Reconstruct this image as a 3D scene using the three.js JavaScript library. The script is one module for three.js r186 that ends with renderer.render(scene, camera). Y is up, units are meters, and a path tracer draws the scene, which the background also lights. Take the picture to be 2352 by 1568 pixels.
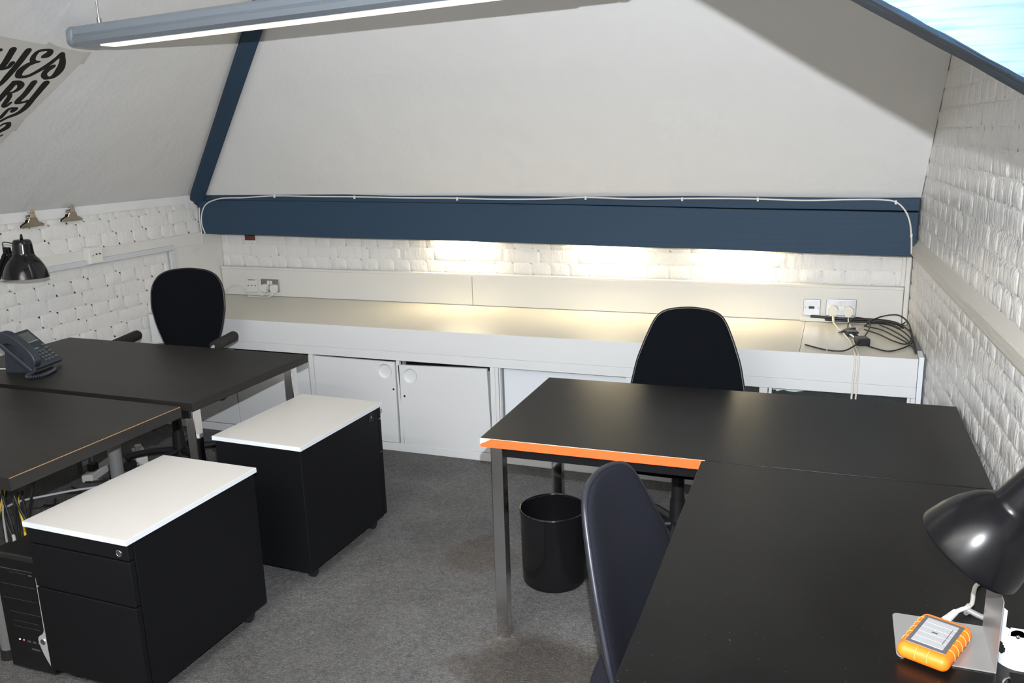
import * as THREE from 'three';
import { RoundedBoxGeometry } from 'three/addons/geometries/RoundedBoxGeometry.js';
import { mergeGeometries } from 'three/addons/utils/BufferGeometryUtils.js';
import { RectAreaLightUniformsLib } from 'three/addons/lights/RectAreaLightUniformsLib.js';

// ------------------------------------------------------------------ camera, light, exposure
const scene = new THREE.Scene();
scene.background = new THREE.Color(0, 0, 0);
const camera = new THREE.PerspectiveCamera(44.07, 2352 / 1568, 0.05, 50);
camera.position.set(-0.3677, 1.6627, 4.5651);
camera.rotation.order = 'YXZ';
camera.rotation.set(-0.2351, 0.372, -0.0298);
const renderer = new THREE.WebGLRenderer({ antialias: true });
renderer.toneMapping = THREE.LinearToneMapping;
renderer.toneMappingExposure = 1.03;
renderer.shadowMap.enabled = true;
RectAreaLightUniformsLib.init();

// the photographer's flash, 14 cm above the lens
const flash = new THREE.SpotLight(new THREE.Color(0.925, 0.96, 1.0), 37, 0, 0.86, 0.55, 2);
flash.name = 'camera_flash';
flash.position.set(-0.376, 1.799, 4.533);
flash.target.position.set(-1.2, 1.35, 2.2);
flash.castShadow = true; flash.shadow.mapSize.set(2048, 2048); flash.shadow.radius = 0.3;
scene.add(flash, flash.target);
const WARM = new THREE.Color(1.0, 0.98, 0.925);
const STRIP = 115;

// ------------------------------------------------------------------ helpers
let seed = 1234567;
const rnd = () => { seed = (seed * 1664525 + 1013904223) >>> 0; return seed / 4294967296; };
const rr = (a, b) => a + (b - a) * rnd();
const taken = {};
const numbered = (n) => { const k = taken[n] || 0; taken[n] = k + 1; return k ? `${n}_${String(k).padStart(3, '0')}` : n; };
const V = (x, y, z) => new THREE.Vector3(x, y, z);
function tag(o, label, category, group, kind) {
  o.userData.label = label; o.userData.category = category;
  if (group) o.userData.group = group;
  if (kind) o.userData.kind = kind;
  return o;
}
function thing(name, label, category, pos = [0, 0, 0], turn = 0, group, kind) {
  const o = new THREE.Group(); o.name = numbered(name); scene.add(o);
  o.position.set(...pos); o.rotation.y = turn;
  return tag(o, label, category, group, kind);
}
function uvBox(g) {            // uv in metres by dominant normal
  if (g.index) g = g.toNonIndexed();
  const p = g.attributes.position, uv = new Float32Array(p.count * 2);
  const a = V(), b = V(), c = V(), n = V();
  for (let i = 0; i < p.count; i += 3) {
    a.fromBufferAttribute(p, i); b.fromBufferAttribute(p, i + 1); c.fromBufferAttribute(p, i + 2);
    n.copy(b).sub(a).cross(c.clone().sub(a));
    const ax = Math.abs(n.x), ay = Math.abs(n.y), az = Math.abs(n.z);
    [a, b, c].forEach((q, k) => {
      let u, v;
      if (ax >= ay && ax >= az) { u = q.z; v = q.y; } else if (ay >= az) { u = q.x; v = q.z; } else { u = q.x; v = q.y; }
      uv[(i + k) * 2] = u; uv[(i + k) * 2 + 1] = v;
    });
  }
  g.setAttribute('uv', new THREE.BufferAttribute(uv, 2));
  return g;
}
function join(gs) {
  gs = (Array.isArray(gs) ? gs : [gs]).map((g) => uvBox(g));
  for (const g of gs) for (const k of Object.keys(g.attributes)) if (!['position', 'normal', 'uv'].includes(k)) g.deleteAttribute(k);
  return gs.length > 1 ? mergeGeometries(gs) : gs[0];
}
function obj(name, gs, mat, parent) {
  const m = new THREE.Mesh(join(gs), mat); m.castShadow = m.receiveShadow = true;
  if (parent) { m.name = name; parent.add(m); } else { m.name = numbered(name); scene.add(m); }
  return m;
}
// boxes given by their limits
const box = (x0, x1, y0, y1, z0, z1, r = 0) => {
  const w = Math.abs(x1 - x0), h = Math.abs(y1 - y0), d = Math.abs(z1 - z0);
  const g = r > 0 ? new RoundedBoxGeometry(w, h, d, 2, Math.min(r, w / 2.01, h / 2.01, d / 2.01)) : new THREE.BoxGeometry(w, h, d);
  return g.translate((x0 + x1) / 2, (y0 + y1) / 2, (z0 + z1) / 2);
};
const tube = (pts, r, seg, sides = 8, closed = false) =>
  new THREE.TubeGeometry(new THREE.CatmullRomCurve3(pts.map((p) => V(...p)), closed, 'centripetal'), seg || pts.length * 8, r, sides, closed);
const ball = (x, y, z, r, s = 12) => new THREE.SphereGeometry(r, s, Math.max(6, s / 2)).translate(x, y, z);
const wire = (pts, r, seg, sides) => [tube(pts, r, seg, sides), ball(...pts[0], r, 8), ball(...pts[pts.length - 1], r, 8)];
const cyl = (a, b, r0, r1 = r0, s = 20) => {   // capped rod from a to b
  const A = V(...a), B = V(...b), d = B.clone().sub(A);
  const g = new THREE.CylinderGeometry(r1, r0, d.length(), s);
  g.applyQuaternion(new THREE.Quaternion().setFromUnitVectors(V(0, 1, 0), d.clone().normalize()));
  return g.translate((A.x + B.x) / 2, (A.y + B.y) / 2, (A.z + B.z) / 2);
};
const lathe = (pts, s = 40) => new THREE.LatheGeometry(pts.map((p) => new THREE.Vector2(...p)), s);
const prism = (pts, depth, bevel = 0) => {     // outline in x,y ; extruded along +z
  const sh = new THREE.Shape(pts.map((p) => new THREE.Vector2(...p)));
  return new THREE.ExtrudeGeometry(sh, { depth, bevelEnabled: bevel > 0, bevelSize: bevel, bevelThickness: bevel, bevelSegments: 2, bevelOffset: -bevel, curveSegments: 12 });
};

// ------------------------------------------------------------------ computed textures
const hash = (x, y, s) => { let h = (x * 374761393 + y * 668265263 + s * 974711) | 0; h = Math.imul(h ^ (h >>> 13), 1274126177); return ((h ^ (h >>> 16)) >>> 0) / 4294967296; };
function vn(x, y, px, py, s) {                  // tileable value noise, lattice px by py
  const xi = Math.floor(x), yi = Math.floor(y), fx = x - xi, fy = y - yi;
  const u = fx * fx * (3 - 2 * fx), v = fy * fy * (3 - 2 * fy);
  const m = (a, p) => ((a % p) + p) % p;
  const a = hash(m(xi, px), m(yi, py), s), b = hash(m(xi + 1, px), m(yi, py), s), c = hash(m(xi, px), m(yi + 1, py), s), d = hash(m(xi + 1, px), m(yi + 1, py), s);
  return a + (b - a) * u + (c - a) * v + (a - b - c + d) * u * v;
}
const fbm = (u, v, fx, fy, s, oct = 4) => { let t = 0, w = 0.5, n = 0; for (let o = 0; o < oct; o++) { t += w * vn(u * fx, v * fy, fx, fy, s + o); n += w; w *= 0.5; fx *= 2; fy *= 2; } return t / n; };
function tex(w, h, sx, sy, fn, srgb) {          // covers sx by sy metres
  const d = new Uint8Array(w * h * 4);
  for (let j = 0; j < h; j++) for (let i = 0; i < w; i++) {
    let c = fn(i / w, j / h); if (typeof c === 'number') c = [c, c, c];
    const k = (j * w + i) * 4; for (let q = 0; q < 3; q++) d[k + q] = Math.max(0, Math.min(255, c[q] * 255)); d[k + 3] = 255;
  }
  const t = new THREE.DataTexture(d, w, h); t.wrapS = t.wrapT = THREE.RepeatWrapping; t.magFilter = THREE.LinearFilter; t.minFilter = THREE.LinearMipmapLinearFilter; t.generateMipmaps = true;
  t.repeat.set(1 / sx, 1 / sy); if (srgb) t.colorSpace = THREE.SRGBColorSpace; t.needsUpdate = true; return t;
}
const T = {
  plaster: tex(512, 512, 1.6, 1.6, (u, v) => 0.75 * fbm(u, v, 3, 3, 11, 3) + 0.2 * fbm(u, v, 24, 24, 17, 3) + 0.05 * fbm(u, v, 120, 120, 19, 1)),
  brushed: tex(512, 512, 0.5, 0.5, (u, v) => 0.5 * fbm(u, v, 30, 7, 21, 4) + 0.35 * fbm(u, v, 18, 16, 25, 3) + 0.15 * fbm(u, v, 90, 70, 29, 2)),
  timber: tex(1024, 256, 2.0, 0.35, (u, v) => 0.6 * fbm(u, v, 8, 36, 31, 4) + 0.4 * fbm(u, v, 20, 14, 35, 3)),
  fine: tex(256, 256, 0.12, 0.12, (u, v) => fbm(u, v, 40, 40, 41, 3)),
  weave: tex(128, 128, 0.032, 0.032, (u, v) => { const a = Math.sin(u * Math.PI * 32), b = Math.sin(v * Math.PI * 32); return 0.5 + 0.32 * a * b + 0.18 * (hash((u * 16) | 0, (v * 16) | 0, 5) - 0.5); }),
};
const lin = (r, g, b) => new THREE.Color().setRGB(r, g, b);
const mat = (c, rough, o = {}) => new THREE.MeshStandardMaterial({ color: lin(...c), roughness: rough, ...o });
const woodTex = tex(1024, 512, 1.5, 0.75, (u, v) => {
  const g = fbm(u, v, 5, 90, 51, 4), p = fbm(u, v, 4, 3, 57, 3), k = 0.80 + 0.45 * (g - 0.5) + 0.3 * (p - 0.5);
  return [0.175 * k, 0.165 * k, 0.155 * k];
}, true);
const scuff = tex(512, 512, 0.9, 0.9, (u, v) => { const p = fbm(u, v, 5, 5, 61, 4), s = hash((u * 512) | 0, (v * 512) | 0, 3) > 0.9992 ? 0.4 : 0; const k = 0.05 + 0.04 * (p - 0.4) + s; return [k * 1.02, k, k * 0.97]; }, true);
const M = {
  plaster: mat([0.69, 0.69, 0.69], 0.75, { bumpMap: T.plaster, bumpScale: 0.012 }),
  brick: mat([0.68, 0.67, 0.655], 0.55, { bumpMap: T.brushed, bumpScale: 0.004 }),
  glossBrick: mat([0.68, 0.67, 0.66], 0.3, { bumpMap: T.brushed, bumpScale: 0.007 }),
  rawBrick: mat([0.14, 0.04, 0.025], 0.9, { bumpMap: T.fine, bumpScale: 0.002 }),
  board: mat([0.63, 0.62, 0.59], 0.5, { bumpMap: T.brushed, bumpScale: 0.0006 }),
  rail: mat([0.54, 0.52, 0.47], 0.5, { bumpMap: T.timber, bumpScale: 0.003 }),
  cupboard: mat([0.67, 0.68, 0.69], 0.5, { bumpMap: T.brushed, bumpScale: 0.0005 }),
  laminate: mat([0.60, 0.57, 0.49], 0.35),
  blue: new THREE.MeshPhysicalMaterial({ color: lin(0.026, 0.052, 0.088), roughness: 0.62, specularIntensity: 0.45, bumpMap: T.timber, bumpScale: 0.0014 }),
  blueRough: new THREE.MeshPhysicalMaterial({ color: lin(0.026, 0.052, 0.088), roughness: 0.55, specularIntensity: 0.5, bumpMap: T.timber, bumpScale: 0.0035 }),
  carpet: null,
  deskBlack: new THREE.MeshPhysicalMaterial({ map: scuff, roughness: 0.3, specularIntensity: 0.5 }),
  deskEdge: mat([0.014, 0.013, 0.013], 0.5),
  deskWood: new THREE.MeshPhysicalMaterial({ map: woodTex, roughness: 0.42, specularIntensity: 0.5 }),
  orangeTape: mat([0.95, 0.13, 0.025], 0.5),
  rawEdge: mat([0.66, 0.58, 0.5], 0.7),
  wornEdge: mat([0.34, 0.19, 0.085], 0.8),
  chrome: mat([0.66, 0.66, 0.67], 0.12, { metalness: 1 }),
  greyMetal: mat([0.35, 0.36, 0.37], 0.3, { metalness: 1 }),
  steel: mat([0.42, 0.43, 0.45], 0.4, { metalness: 1 }),
  alu: mat([0.50, 0.50, 0.50], 0.32, { metalness: 0.65 }),
  clip: mat([0.36, 0.33, 0.29], 0.25, { metalness: 1 }),
  blackMetal: new THREE.MeshPhysicalMaterial({ color: lin(0.0055, 0.0058, 0.007), roughness: 0.42, specularIntensity: 0.4 }),
  blackGloss: mat([0.006, 0.006, 0.007], 0.16),
  blackPlastic: mat([0.012, 0.012, 0.013], 0.4),
  lampBlack: new THREE.MeshPhysicalMaterial({ color: lin(0.0045, 0.0045, 0.0055), roughness: 0.27, specularIntensity: 0.55 }),
  legGrey: mat([0.20, 0.20, 0.20], 0.35, { metalness: 0.3 }),
  phone: mat([0.028, 0.034, 0.045], 0.4),
  phoneLight: mat([0.09, 0.10, 0.10], 0.4),
  screen: mat([0.20, 0.24, 0.23], 0.2),
  fabric: new THREE.MeshPhysicalMaterial({ color: lin(0.0045, 0.0055, 0.0075), roughness: 0.95, specularIntensity: 0.12, bumpMap: T.weave, bumpScale: 0.0006 }),
  fabricBlue: new THREE.MeshPhysicalMaterial({ color: lin(0.0135, 0.0145, 0.022), roughness: 0.85, specularIntensity: 0.3, bumpMap: T.weave, bumpScale: 0.0016 }),
  shellBlue: mat([0.020, 0.022, 0.030], 0.4),
  foam: mat([0.012, 0.011, 0.011], 0.8, { bumpMap: T.fine, bumpScale: 0.0008 }),
  whiteTop: mat([0.62, 0.60, 0.575], 0.45),
  whiteEdge: mat([0.70, 0.73, 0.78], 0.5),
  whitePlastic: mat([0.66, 0.65, 0.62], 0.4),
  creamPlastic: mat([0.70, 0.67, 0.60], 0.4),
  whiteBright: mat([0.78, 0.79, 0.82], 0.35),
  cable: mat([0.62, 0.60, 0.56], 0.5),
  cableGrey: mat([0.35, 0.36, 0.36], 0.5),
  cableYellow: mat([0.62, 0.40, 0.03], 0.5),
  cableBlack: mat([0.012, 0.012, 0.012], 0.5),
  trunking: mat([0.55, 0.56, 0.58], 0.5),
  fixture: mat([0.33, 0.38, 0.44], 0.38, { metalness: 0.6 }),
  glow: new THREE.MeshStandardMaterial({ color: lin(0.8, 0.8, 0.7), emissive: lin(1.0, 0.93, 0.66), emissiveIntensity: 1.3, roughness: 0.6 }),
  pucklow: new THREE.MeshStandardMaterial({ color: lin(0.8, 0.8, 0.7), emissive: lin(1.0, 0.85, 0.55), emissiveIntensity: 3, roughness: 0.6 }),
  darkBoard: new THREE.MeshStandardMaterial({ map: tex(256, 256, 0.25, 0.25, (u, v) => { const q = hash((u * 256) | 0, (v * 256) | 0, 7), k = 0.95 + 0.5 * (fbm(u, v, 60, 60, 63, 2) - 0.5) + (q > 0.992 ? 0.6 : 0); return [0.19 * k, 0.225 * k, 0.215 * k]; }, true), roughness: 0.85, bumpMap: T.fine, bumpScale: 0.001 }),
  dark: mat([0.01, 0.01, 0.01], 0.9),
  orange: mat([0.86, 0.20, 0.012], 0.5),
  orangeLine: mat([0.9, 0.36, 0.10], 0.5),
  silver: mat([0.62, 0.63, 0.66], 0.4, { metalness: 0.5 }),
  silverDark: mat([0.20, 0.20, 0.22], 0.4, { metalness: 0.6 }),
  clear: new THREE.MeshPhysicalMaterial({ color: lin(0.9, 0.9, 0.9), roughness: 0.15, transmission: 0.85, thickness: 0 }),
  ledGreen: new THREE.MeshStandardMaterial({ color: lin(0.5, 0.9, 0.7), emissive: lin(0.4, 1, 0.7), emissiveIntensity: 0.8 }),
  ledRed: new THREE.MeshStandardMaterial({ color: lin(0.8, 0.2, 0.2), emissive: lin(1, 0.15, 0.1), emissiveIntensity: 0.6 }),
  port: mat([0.02, 0.02, 0.02], 0.6),
  tape: mat([0.5, 0.49, 0.46], 0.4),
};

// ------------------------------------------------------------------ room shell
const XL = -4.246, TAN = Math.tan(50 * Math.PI / 180), ML = 0.787, YC = 3.0, ZF = 6.5;
const slopeZ = (y) => 0.14 + (y - 1.36) / TAN;         // rear roof slope
const slopeX = (y) => XL + (y - 1.375) / ML;           // side roof slope
const rwx = (z) => -0.02 + 0.05 * z;                   // face of the gable wall
function slab(pts, n, t) {                             // flat polygon given a thickness t along n
  const P = pts.map((p) => V(...p)), Q = P.map((p) => p.clone().addScaledVector(n, t)), out = [];
  const quad = (a, b, c) => out.push(a, b, c);
  for (let i = 1; i < P.length - 1; i++) { quad(P[0], P[i], P[i + 1]); quad(Q[0], Q[i + 1], Q[i]); }
  for (let i = 0; i < P.length; i++) { const j = (i + 1) % P.length; quad(P[i], Q[i], P[j]); quad(P[j], Q[i], Q[j]); }
  const g = new THREE.BufferGeometry();
  g.setAttribute('position', new THREE.Float32BufferAttribute(out.flatMap((p) => [p.x, p.y, p.z]), 3));
  g.computeVertexNormals();
  return g;
}
{
  // carpet with worn and stained places
  const W = 4.8, D = 6.9, X0 = -4.45, Z0 = -0.2;
  const stains = [[-1.70, 1.67, 0.19, 0.84], [-1.22, 2.30, 0.26, 0.74], [-1.36, 2.20, 0.07, 1.14], [-1.12, 2.08, 0.14, 1.08], [-1.9, 1.5, 0.2, 0.95], [-2.0, 2.5, 0.3, 0.96], [-1.5, 1.2, 0.3, 0.96], [-1.75, 2.72, 0.2, 0.92]];
  const ct = tex(2048, 2048, W, D, (u, v) => {
    const x = X0 + u * W, z = Z0 + v * D;
    let k = 1 + 0.34 * (hash((u * 2048) | 0, (v * 2048) | 0, 9) - 0.5) + 0.30 * (fbm(u, v, 500, 700, 71, 2) - 0.5) + 0.22 * (fbm(u, v, 30, 44, 75, 3) - 0.5), warm = 0;
    for (const [sx, sz, r, s] of stains) {
      const d = Math.hypot(x - sx, (z - sz) * 1.2) / r + 0.9 * (fbm(u, v, 40, 56, 79, 3) - 0.5);
      const w = d < 0.7 ? 1 : d > 1.1 ? 0 : (1.1 - d) / 0.4; k *= 1 + (s - 1) * w; if (s < 0.85) warm += 0.05 * w;
    }
    const b = 0.355 * k; return [b * (1.0 + warm), b * 0.99, b * (0.985 - warm)];
  }, true);
  ct.offset.set(-X0 / W, -Z0 / D);
  const cb = tex(512, 512, 0.4, 0.4, (u, v) => fbm(u, v, 110, 110, 83, 3));
  M.carpet = new THREE.MeshStandardMaterial({ map: ct, roughness: 1, bumpMap: cb, bumpScale: 0.004 });
  const f = obj('floor', box(X0, 0.35, -0.1, 0, Z0, D + Z0), M.carpet);
  tag(f, 'grey worn carpet with brown stains covering the floor', 'carpet floor', null, 'structure');

  const yb = 1.34;
  const nB = V(0, Math.cos(50 * Math.PI / 180), -Math.sin(50 * Math.PI / 180));
  const cB = obj('ceiling_slope', slab([[XL + 0.001, 1.376, slopeZ(1.376)], [XL, yb, slopeZ(yb)], [rwx(slopeZ(yb)) + 0.003, yb, slopeZ(yb)], [rwx(slopeZ(YC)) + 0.003, YC, slopeZ(YC)], [slopeX(YC), YC, slopeZ(YC)]], nB, 0.08), M.plaster);
  tag(cB, 'white plastered sloping ceiling rising from the long horizontal blue beam', 'sloping ceiling', null, 'structure');
  const nL = V(-ML, 1, 0).normalize();
  const cL = obj('ceiling_slope', slab([[XL, 1.375, slopeZ(1.375)], [slopeX(YC), YC, slopeZ(YC)], [slopeX(YC), YC, ZF], [XL, 1.375, ZF]], nL, 0.08), M.plaster);
  tag(cL, 'white plastered sloping ceiling carrying the black lettered poster', 'sloping ceiling', null, 'structure');
  const cT = obj('ceiling', box(slopeX(YC), 0.4, YC, YC + 0.08, slopeZ(YC), ZF), M.plaster);
  tag(cT, 'flat white ceiling above the roof slopes', 'ceiling', null, 'structure');
  const wF = obj('wall_front', box(XL - 0.1, 0.4, 0, YC, ZF, ZF + 0.1), M.plaster);
  tag(wF, 'plain white wall at the far end behind the photographer', 'wall', null, 'structure');
}

// painted bricks, each with its own rounded face
function brickGeo(w, h, d) {
  const e1 = rr(0.009, 0.016), e2 = rr(0.009, 0.016), us = [0, e1, 0.035, rr(0.4, 0.6) * w, w - 0.035, w - e2, w], vs = [0, rr(0.008, 0.014), 0.5 * h, h - rr(0.008, 0.014), h], pos = [], idx = [];
  const sk = [rr(-0.003, 0.003), rr(-0.003, 0.003), rr(-0.003, 0.003), rr(-0.003, 0.003)];
  vs.forEach((v, j) => us.forEach((u, i) => {
    const e = i === 0 || i === us.length - 1 || j === 0 || j === vs.length - 1;
    const n = i === 1 || i === us.length - 2 || j === 1 || j === vs.length - 2;
    const z = e ? 0 : (n ? d * rr(0.5, 0.95) : d + rr(-0.002, 0.0015));
    pos.push(u - w / 2 + (e ? rr(-0.002, 0.002) : rr(-0.004, 0.004)) + (i > 3 ? sk[0] : sk[1]) * (j > 2 ? 1 : 0.4), v - h / 2 + (e ? rr(-0.002, 0.002) : rr(-0.003, 0.003)) + (j > 2 ? sk[2] : sk[3]) * 0.5, z);
  }));
  const n = us.length;
  for (let j = 0; j < vs.length - 1; j++) for (let i = 0; i < n - 1; i++) { const a = j * n + i; idx.push(a, a + 1, a + n, a + 1, a + n + 1, a + n); }
  const g = new THREE.BufferGeometry(); g.setAttribute('position', new THREE.Float32BufferAttribute(pos, 3)); g.setIndex(idx); g.computeVertexNormals();
  const uv = []; const o = [rnd(), rnd()]; for (let k = 0; k < pos.length; k += 3) uv.push(pos[k] + o[0], pos[k + 1] + o[1]);
  g.setAttribute('uv', new THREE.Float32BufferAttribute(uv, 2));
  return g;
}
const CH = 0.0745, SW = 0.228;
const stretchers = [...Array(12)].map(() => brickGeo(SW - 0.006, CH - 0.006, 0.0045));
const headers = [...Array(10)].map(() => brickGeo(SW / 2 - 0.006, CH - 0.006, 0.0045));
// lay(parent, material, turn, place(u, v), region(u0, u1, v0, v1) -> bool)
function lay(parent, m, turn, place, u0, u1, v0, rows, inside, firstHeader = false) {
  for (let r = 0; r < rows; r++) {
    const head = (r % 2 === 0) === firstHeader, w = head ? SW / 2 : SW;
    let u = u0 - (head ? SW / 4 : rr(0, 0.02));
    const v = v0 + (r + 0.5) * CH, jog = rr(0.85, 1.15);
    while (u < u1) {
      let a = Math.max(u, u0), b = Math.min(u + w, u1);
      if (b - a > 0.03 && inside(a, b, v - CH / 2, v + CH / 2)) {
        const g = head ? headers[(rnd() * headers.length) | 0] : stretchers[(rnd() * stretchers.length) | 0];
        const k = new THREE.Mesh(g, m); k.name = 'brick'; k.castShadow = k.receiveShadow = true;
        k.position.copy(place((a + b) / 2, v + rr(-0.0015, 0.0015))); k.rotation.y = turn; k.rotation.z = rr(-0.012, 0.012); k.scale.set((b - a) / w, 1, rr(0.5, 1.3));
        parent.add(k);
      }
      u += w;
    }
  }
}
{
  const wl = thing('wall_left', 'white painted brick wall under the side roof slope, holding two bulldog clips', 'brick wall', [0, 0, 0], 0, null, 'structure');
  obj('brickwork_base', [box(XL - 0.1, XL - 0.006, 0, 1.375, -0.13, ZF), box(XL - 0.006, XL + 0.004, 0, 0.5, -0.03, ZF)], M.brick, wl);
  obj('plaster_band', box(XL - 0.006, XL + 0.006, 1.325, 1.375, -0.03, ZF), M.plaster, wl);
  obj('timber_band', box(XL - 0.006, XL + 0.008, 1.06, 1.135, -0.03, 3.2, 0.002), M.board, wl);
  obj('smooth_panel', box(XL - 0.006, XL + 0.003, 0.5, 1.06, -0.03, 0.44), M.board, wl);
  const pl = (u, v) => V(XL - 0.006, v, u);
  lay(wl, M.brick, Math.PI / 2, pl, -0.03, 1.95, 1.135, 3, (a, b, c, d) => d < 1.375, true);
  lay(wl, M.brick, Math.PI / 2, pl, 0.44, 1.95, 1.058 - 7 * CH, 7, () => true);

  const wb = thing('wall_back', 'white painted brick wall strip lit from under the long blue beam', 'brick wall', [0, 0, 0], 0, null, 'structure');
  obj('brickwork_base', box(XL - 0.1, 0.1, 0, 1.36, -0.13, -0.036), M.brick, wb);
  lay(wb, M.brick, 0, (u, v) => V(u, v, -0.036), XL, -0.03, 0.886, 5, () => true, true);
  const raw = new THREE.Mesh(headers[0], M.rawBrick); raw.name = 'brick'; raw.position.set(-4.0, 1.084, -0.029); raw.scale.set(0.75, 0.6, 1.4); raw.userData.label = 'bare red brick fragment'; wb.add(raw);

  const wr = thing('wall_right', 'gloss white painted brick gable wall beside the orange edged desk', 'brick wall', [-0.02, 0, 0], Math.atan(0.05), null, 'structure');
  obj('brickwork_base', box(0.006, 0.12, 0, YC, -0.1, ZF), M.glossBrick, wr);
  lay(wr, M.glossBrick, -Math.PI / 2, (u, v) => V(0.006, v, u), -0.02, 2.75, 0.47, 23, (a, b, c, d) => slopeZ((c + d) / 2) < b - 0.02 && !(c > 1.06 && d < 1.16));
  const rl = prism([[0, 1.068], [-0.026, 1.068], [-0.03, 1.073], [-0.03, 1.110], [-0.022, 1.114], [-0.02, 1.118], [0, 1.143]], 3.4).translate(0.007, 0, 0.02);
  obj('timber_rail', rl, M.rail, wr).userData.label = 'painted timber dado rail';
}

// back board above the counter, right hand boxing, blue timbers
{
  const t = thing('trim_1', 'white painted upstand board behind the long counter', 'upstand board', [0, 0, 0], 0, null, 'structure');
  obj('board', box(XL + 0.01, -2.396, 0.699, 0.8875, -0.028, 0, 0.003), M.board, t);
  obj('board', box(-2.393, -0.045, 0.699, 0.8875, -0.028, 0.001, 0.003), M.board, t);
  obj('bead', box(XL + 0.01, -0.045, 0.874, 0.8895, -0.028, 0.006, 0.003), M.board, t);
  const p = obj('trim_2', [box(-0.042, -0.021, 0.7, 1.06, -0.03, 0.012, 0.003), box(-0.06, -0.042, 0.89, 1.06, -0.03, -0.01, 0.003)], M.board);
  tag(p, 'narrow white boxing in the corner beside the black cable tangle', 'boxing', null, 'structure');
}
{
  const b = thing('wall_plate_beam', 'long horizontal dark blue painted timber beam with white cable along it', 'beam', [0, 0, 0], 0, null, 'structure');
  const bot = [[-4.236, 1.125], [-3.769, 1.12], [-3.5, 1.116], [-3.256, 1.111], [-2.835, 1.108], [-2.41, 1.104], [-2.2, 1.099], [-2.01, 1.098], [-1.681, 1.091], [-1.392, 1.086], [-1.048, 1.083], [-0.742, 1.077], [-0.513, 1.071], [-0.292, 1.068], [-0.017, 1.0635]];
  const mid = [[-0.017, 1.2727], [-0.423, 1.281], [-0.835, 1.287], [-1.277, 1.298], [-1.877, 1.311], [-2.537, 1.320], [-3.3, 1.330], [-4.236, 1.340]];
  obj('timber', prism([...bot, ...mid], 0.09, 0.004).translate(0, 0, 0.06), M.blue, b);
  const low = [[-4.236, 1.3405], [-3.3, 1.3305], [-2.537, 1.3212], [-1.877, 1.3135], [-1.277, 1.302], [-0.835, 1.292], [-0.423, 1.287], [-0.017, 1.2797]];
  const top = [[-0.017, 1.3378], [-0.426, 1.342], [-1.053, 1.353], [-1.752, 1.352], [-2.264, 1.360], [-2.818, 1.361], [-3.111, 1.372], [-3.293, 1.382], [-3.738, 1.380], [-4.236, 1.376]];
  obj('fillet', prism([...low, ...top], 0.088, 0.002).translate(0, 0, 0.06), M.blue, b);
  const nails = [[-2.61, 1.26], [-2.27, 1.27], [-1.42, 1.275], [-1.06, 1.245], [-0.76, 1.255], [-0.69, 1.215], [-0.28, 1.19], [-0.2, 1.21], [-3.1, 1.2], [-1.9, 1.18]];
  obj('nail_heads', nails.map(([x, y]) => new THREE.CylinderGeometry(0.006, 0.006, 0.004, 10).rotateX(Math.PI / 2).translate(x, y, 0.149)), M.dark, b);

  // hip rafter
  const A = V(XL, 1.375, slopeZ(1.375)), B = V(slopeX(YC), YC, slopeZ(YC));
  const dir = B.clone().sub(A).normalize();
  const inn = V(ML, -1, 0).normalize().add(V(0, -Math.cos(50 * Math.PI / 180), Math.sin(50 * Math.PI / 180))).normalize();
  const side = inn.clone().cross(dir).normalize();
  const L = B.clone().sub(A).length();
  const rf = new RoundedBoxGeometry(0.085, 0.07, L + 0.12, 2, 0.006);
  const m4 = new THREE.Matrix4().makeBasis(side, inn, dir.clone());
  rf.applyMatrix4(m4); const c = A.clone().addScaledVector(dir, L / 2 - 0.06).addScaledVector(inn, 0.02); rf.translate(c.x, c.y, c.z);
  const h = obj('hip_rafter', rf, M.blue); tag(h, 'sloping dark blue hip rafter between the two plastered roof slopes', 'rafter', null, 'structure');

  // brace close to the camera, lower edge runs down into the gable wall
  const d2 = V(0.19, -0.116, 0).normalize(), up = V(-d2.y, d2.x, 0);
  const br = new THREE.BoxGeometry(2.9, 0.22, 0.116, 290, 12, 8), bp = br.attributes.position;
  for (let i = 0; i < bp.count; i++) {                // hand-hewn faces and slightly chipped arrises
    const x = bp.getX(i), y = bp.getY(i), z = bp.getZ(i);
    const edge = Math.abs(y) > 0.109 && Math.abs(z) > 0.057 ? 1 : 0;
    const w = 0.0026 * (fbm(x * 0.35 + 2, (y + z) * 0.9 + 3, 40, 8, 91, 3) - 0.5), c = edge * 0.006 * fbm(x * 0.35 + 2, z > 0 ? 0.3 : 0.7, 64, 2, 95, 3);
    bp.setXYZ(i, x, y + w - Math.sign(y) * c, z + w - Math.sign(z) * c);
  }
  br.computeVertexNormals();
  br.rotateZ(Math.atan2(d2.y, d2.x));
  const e = V(-0.366, 1.803, 3.5165).addScaledVector(d2, -0.86).addScaledVector(up, 0.11);
  br.translate(e.x, e.y, e.z);
  const n = obj('roof_brace', br, M.blueRough); tag(n, 'thick blue painted brace slanting down to the gable wall, brightly lit by the flash', 'brace', null, 'structure');
}

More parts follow.
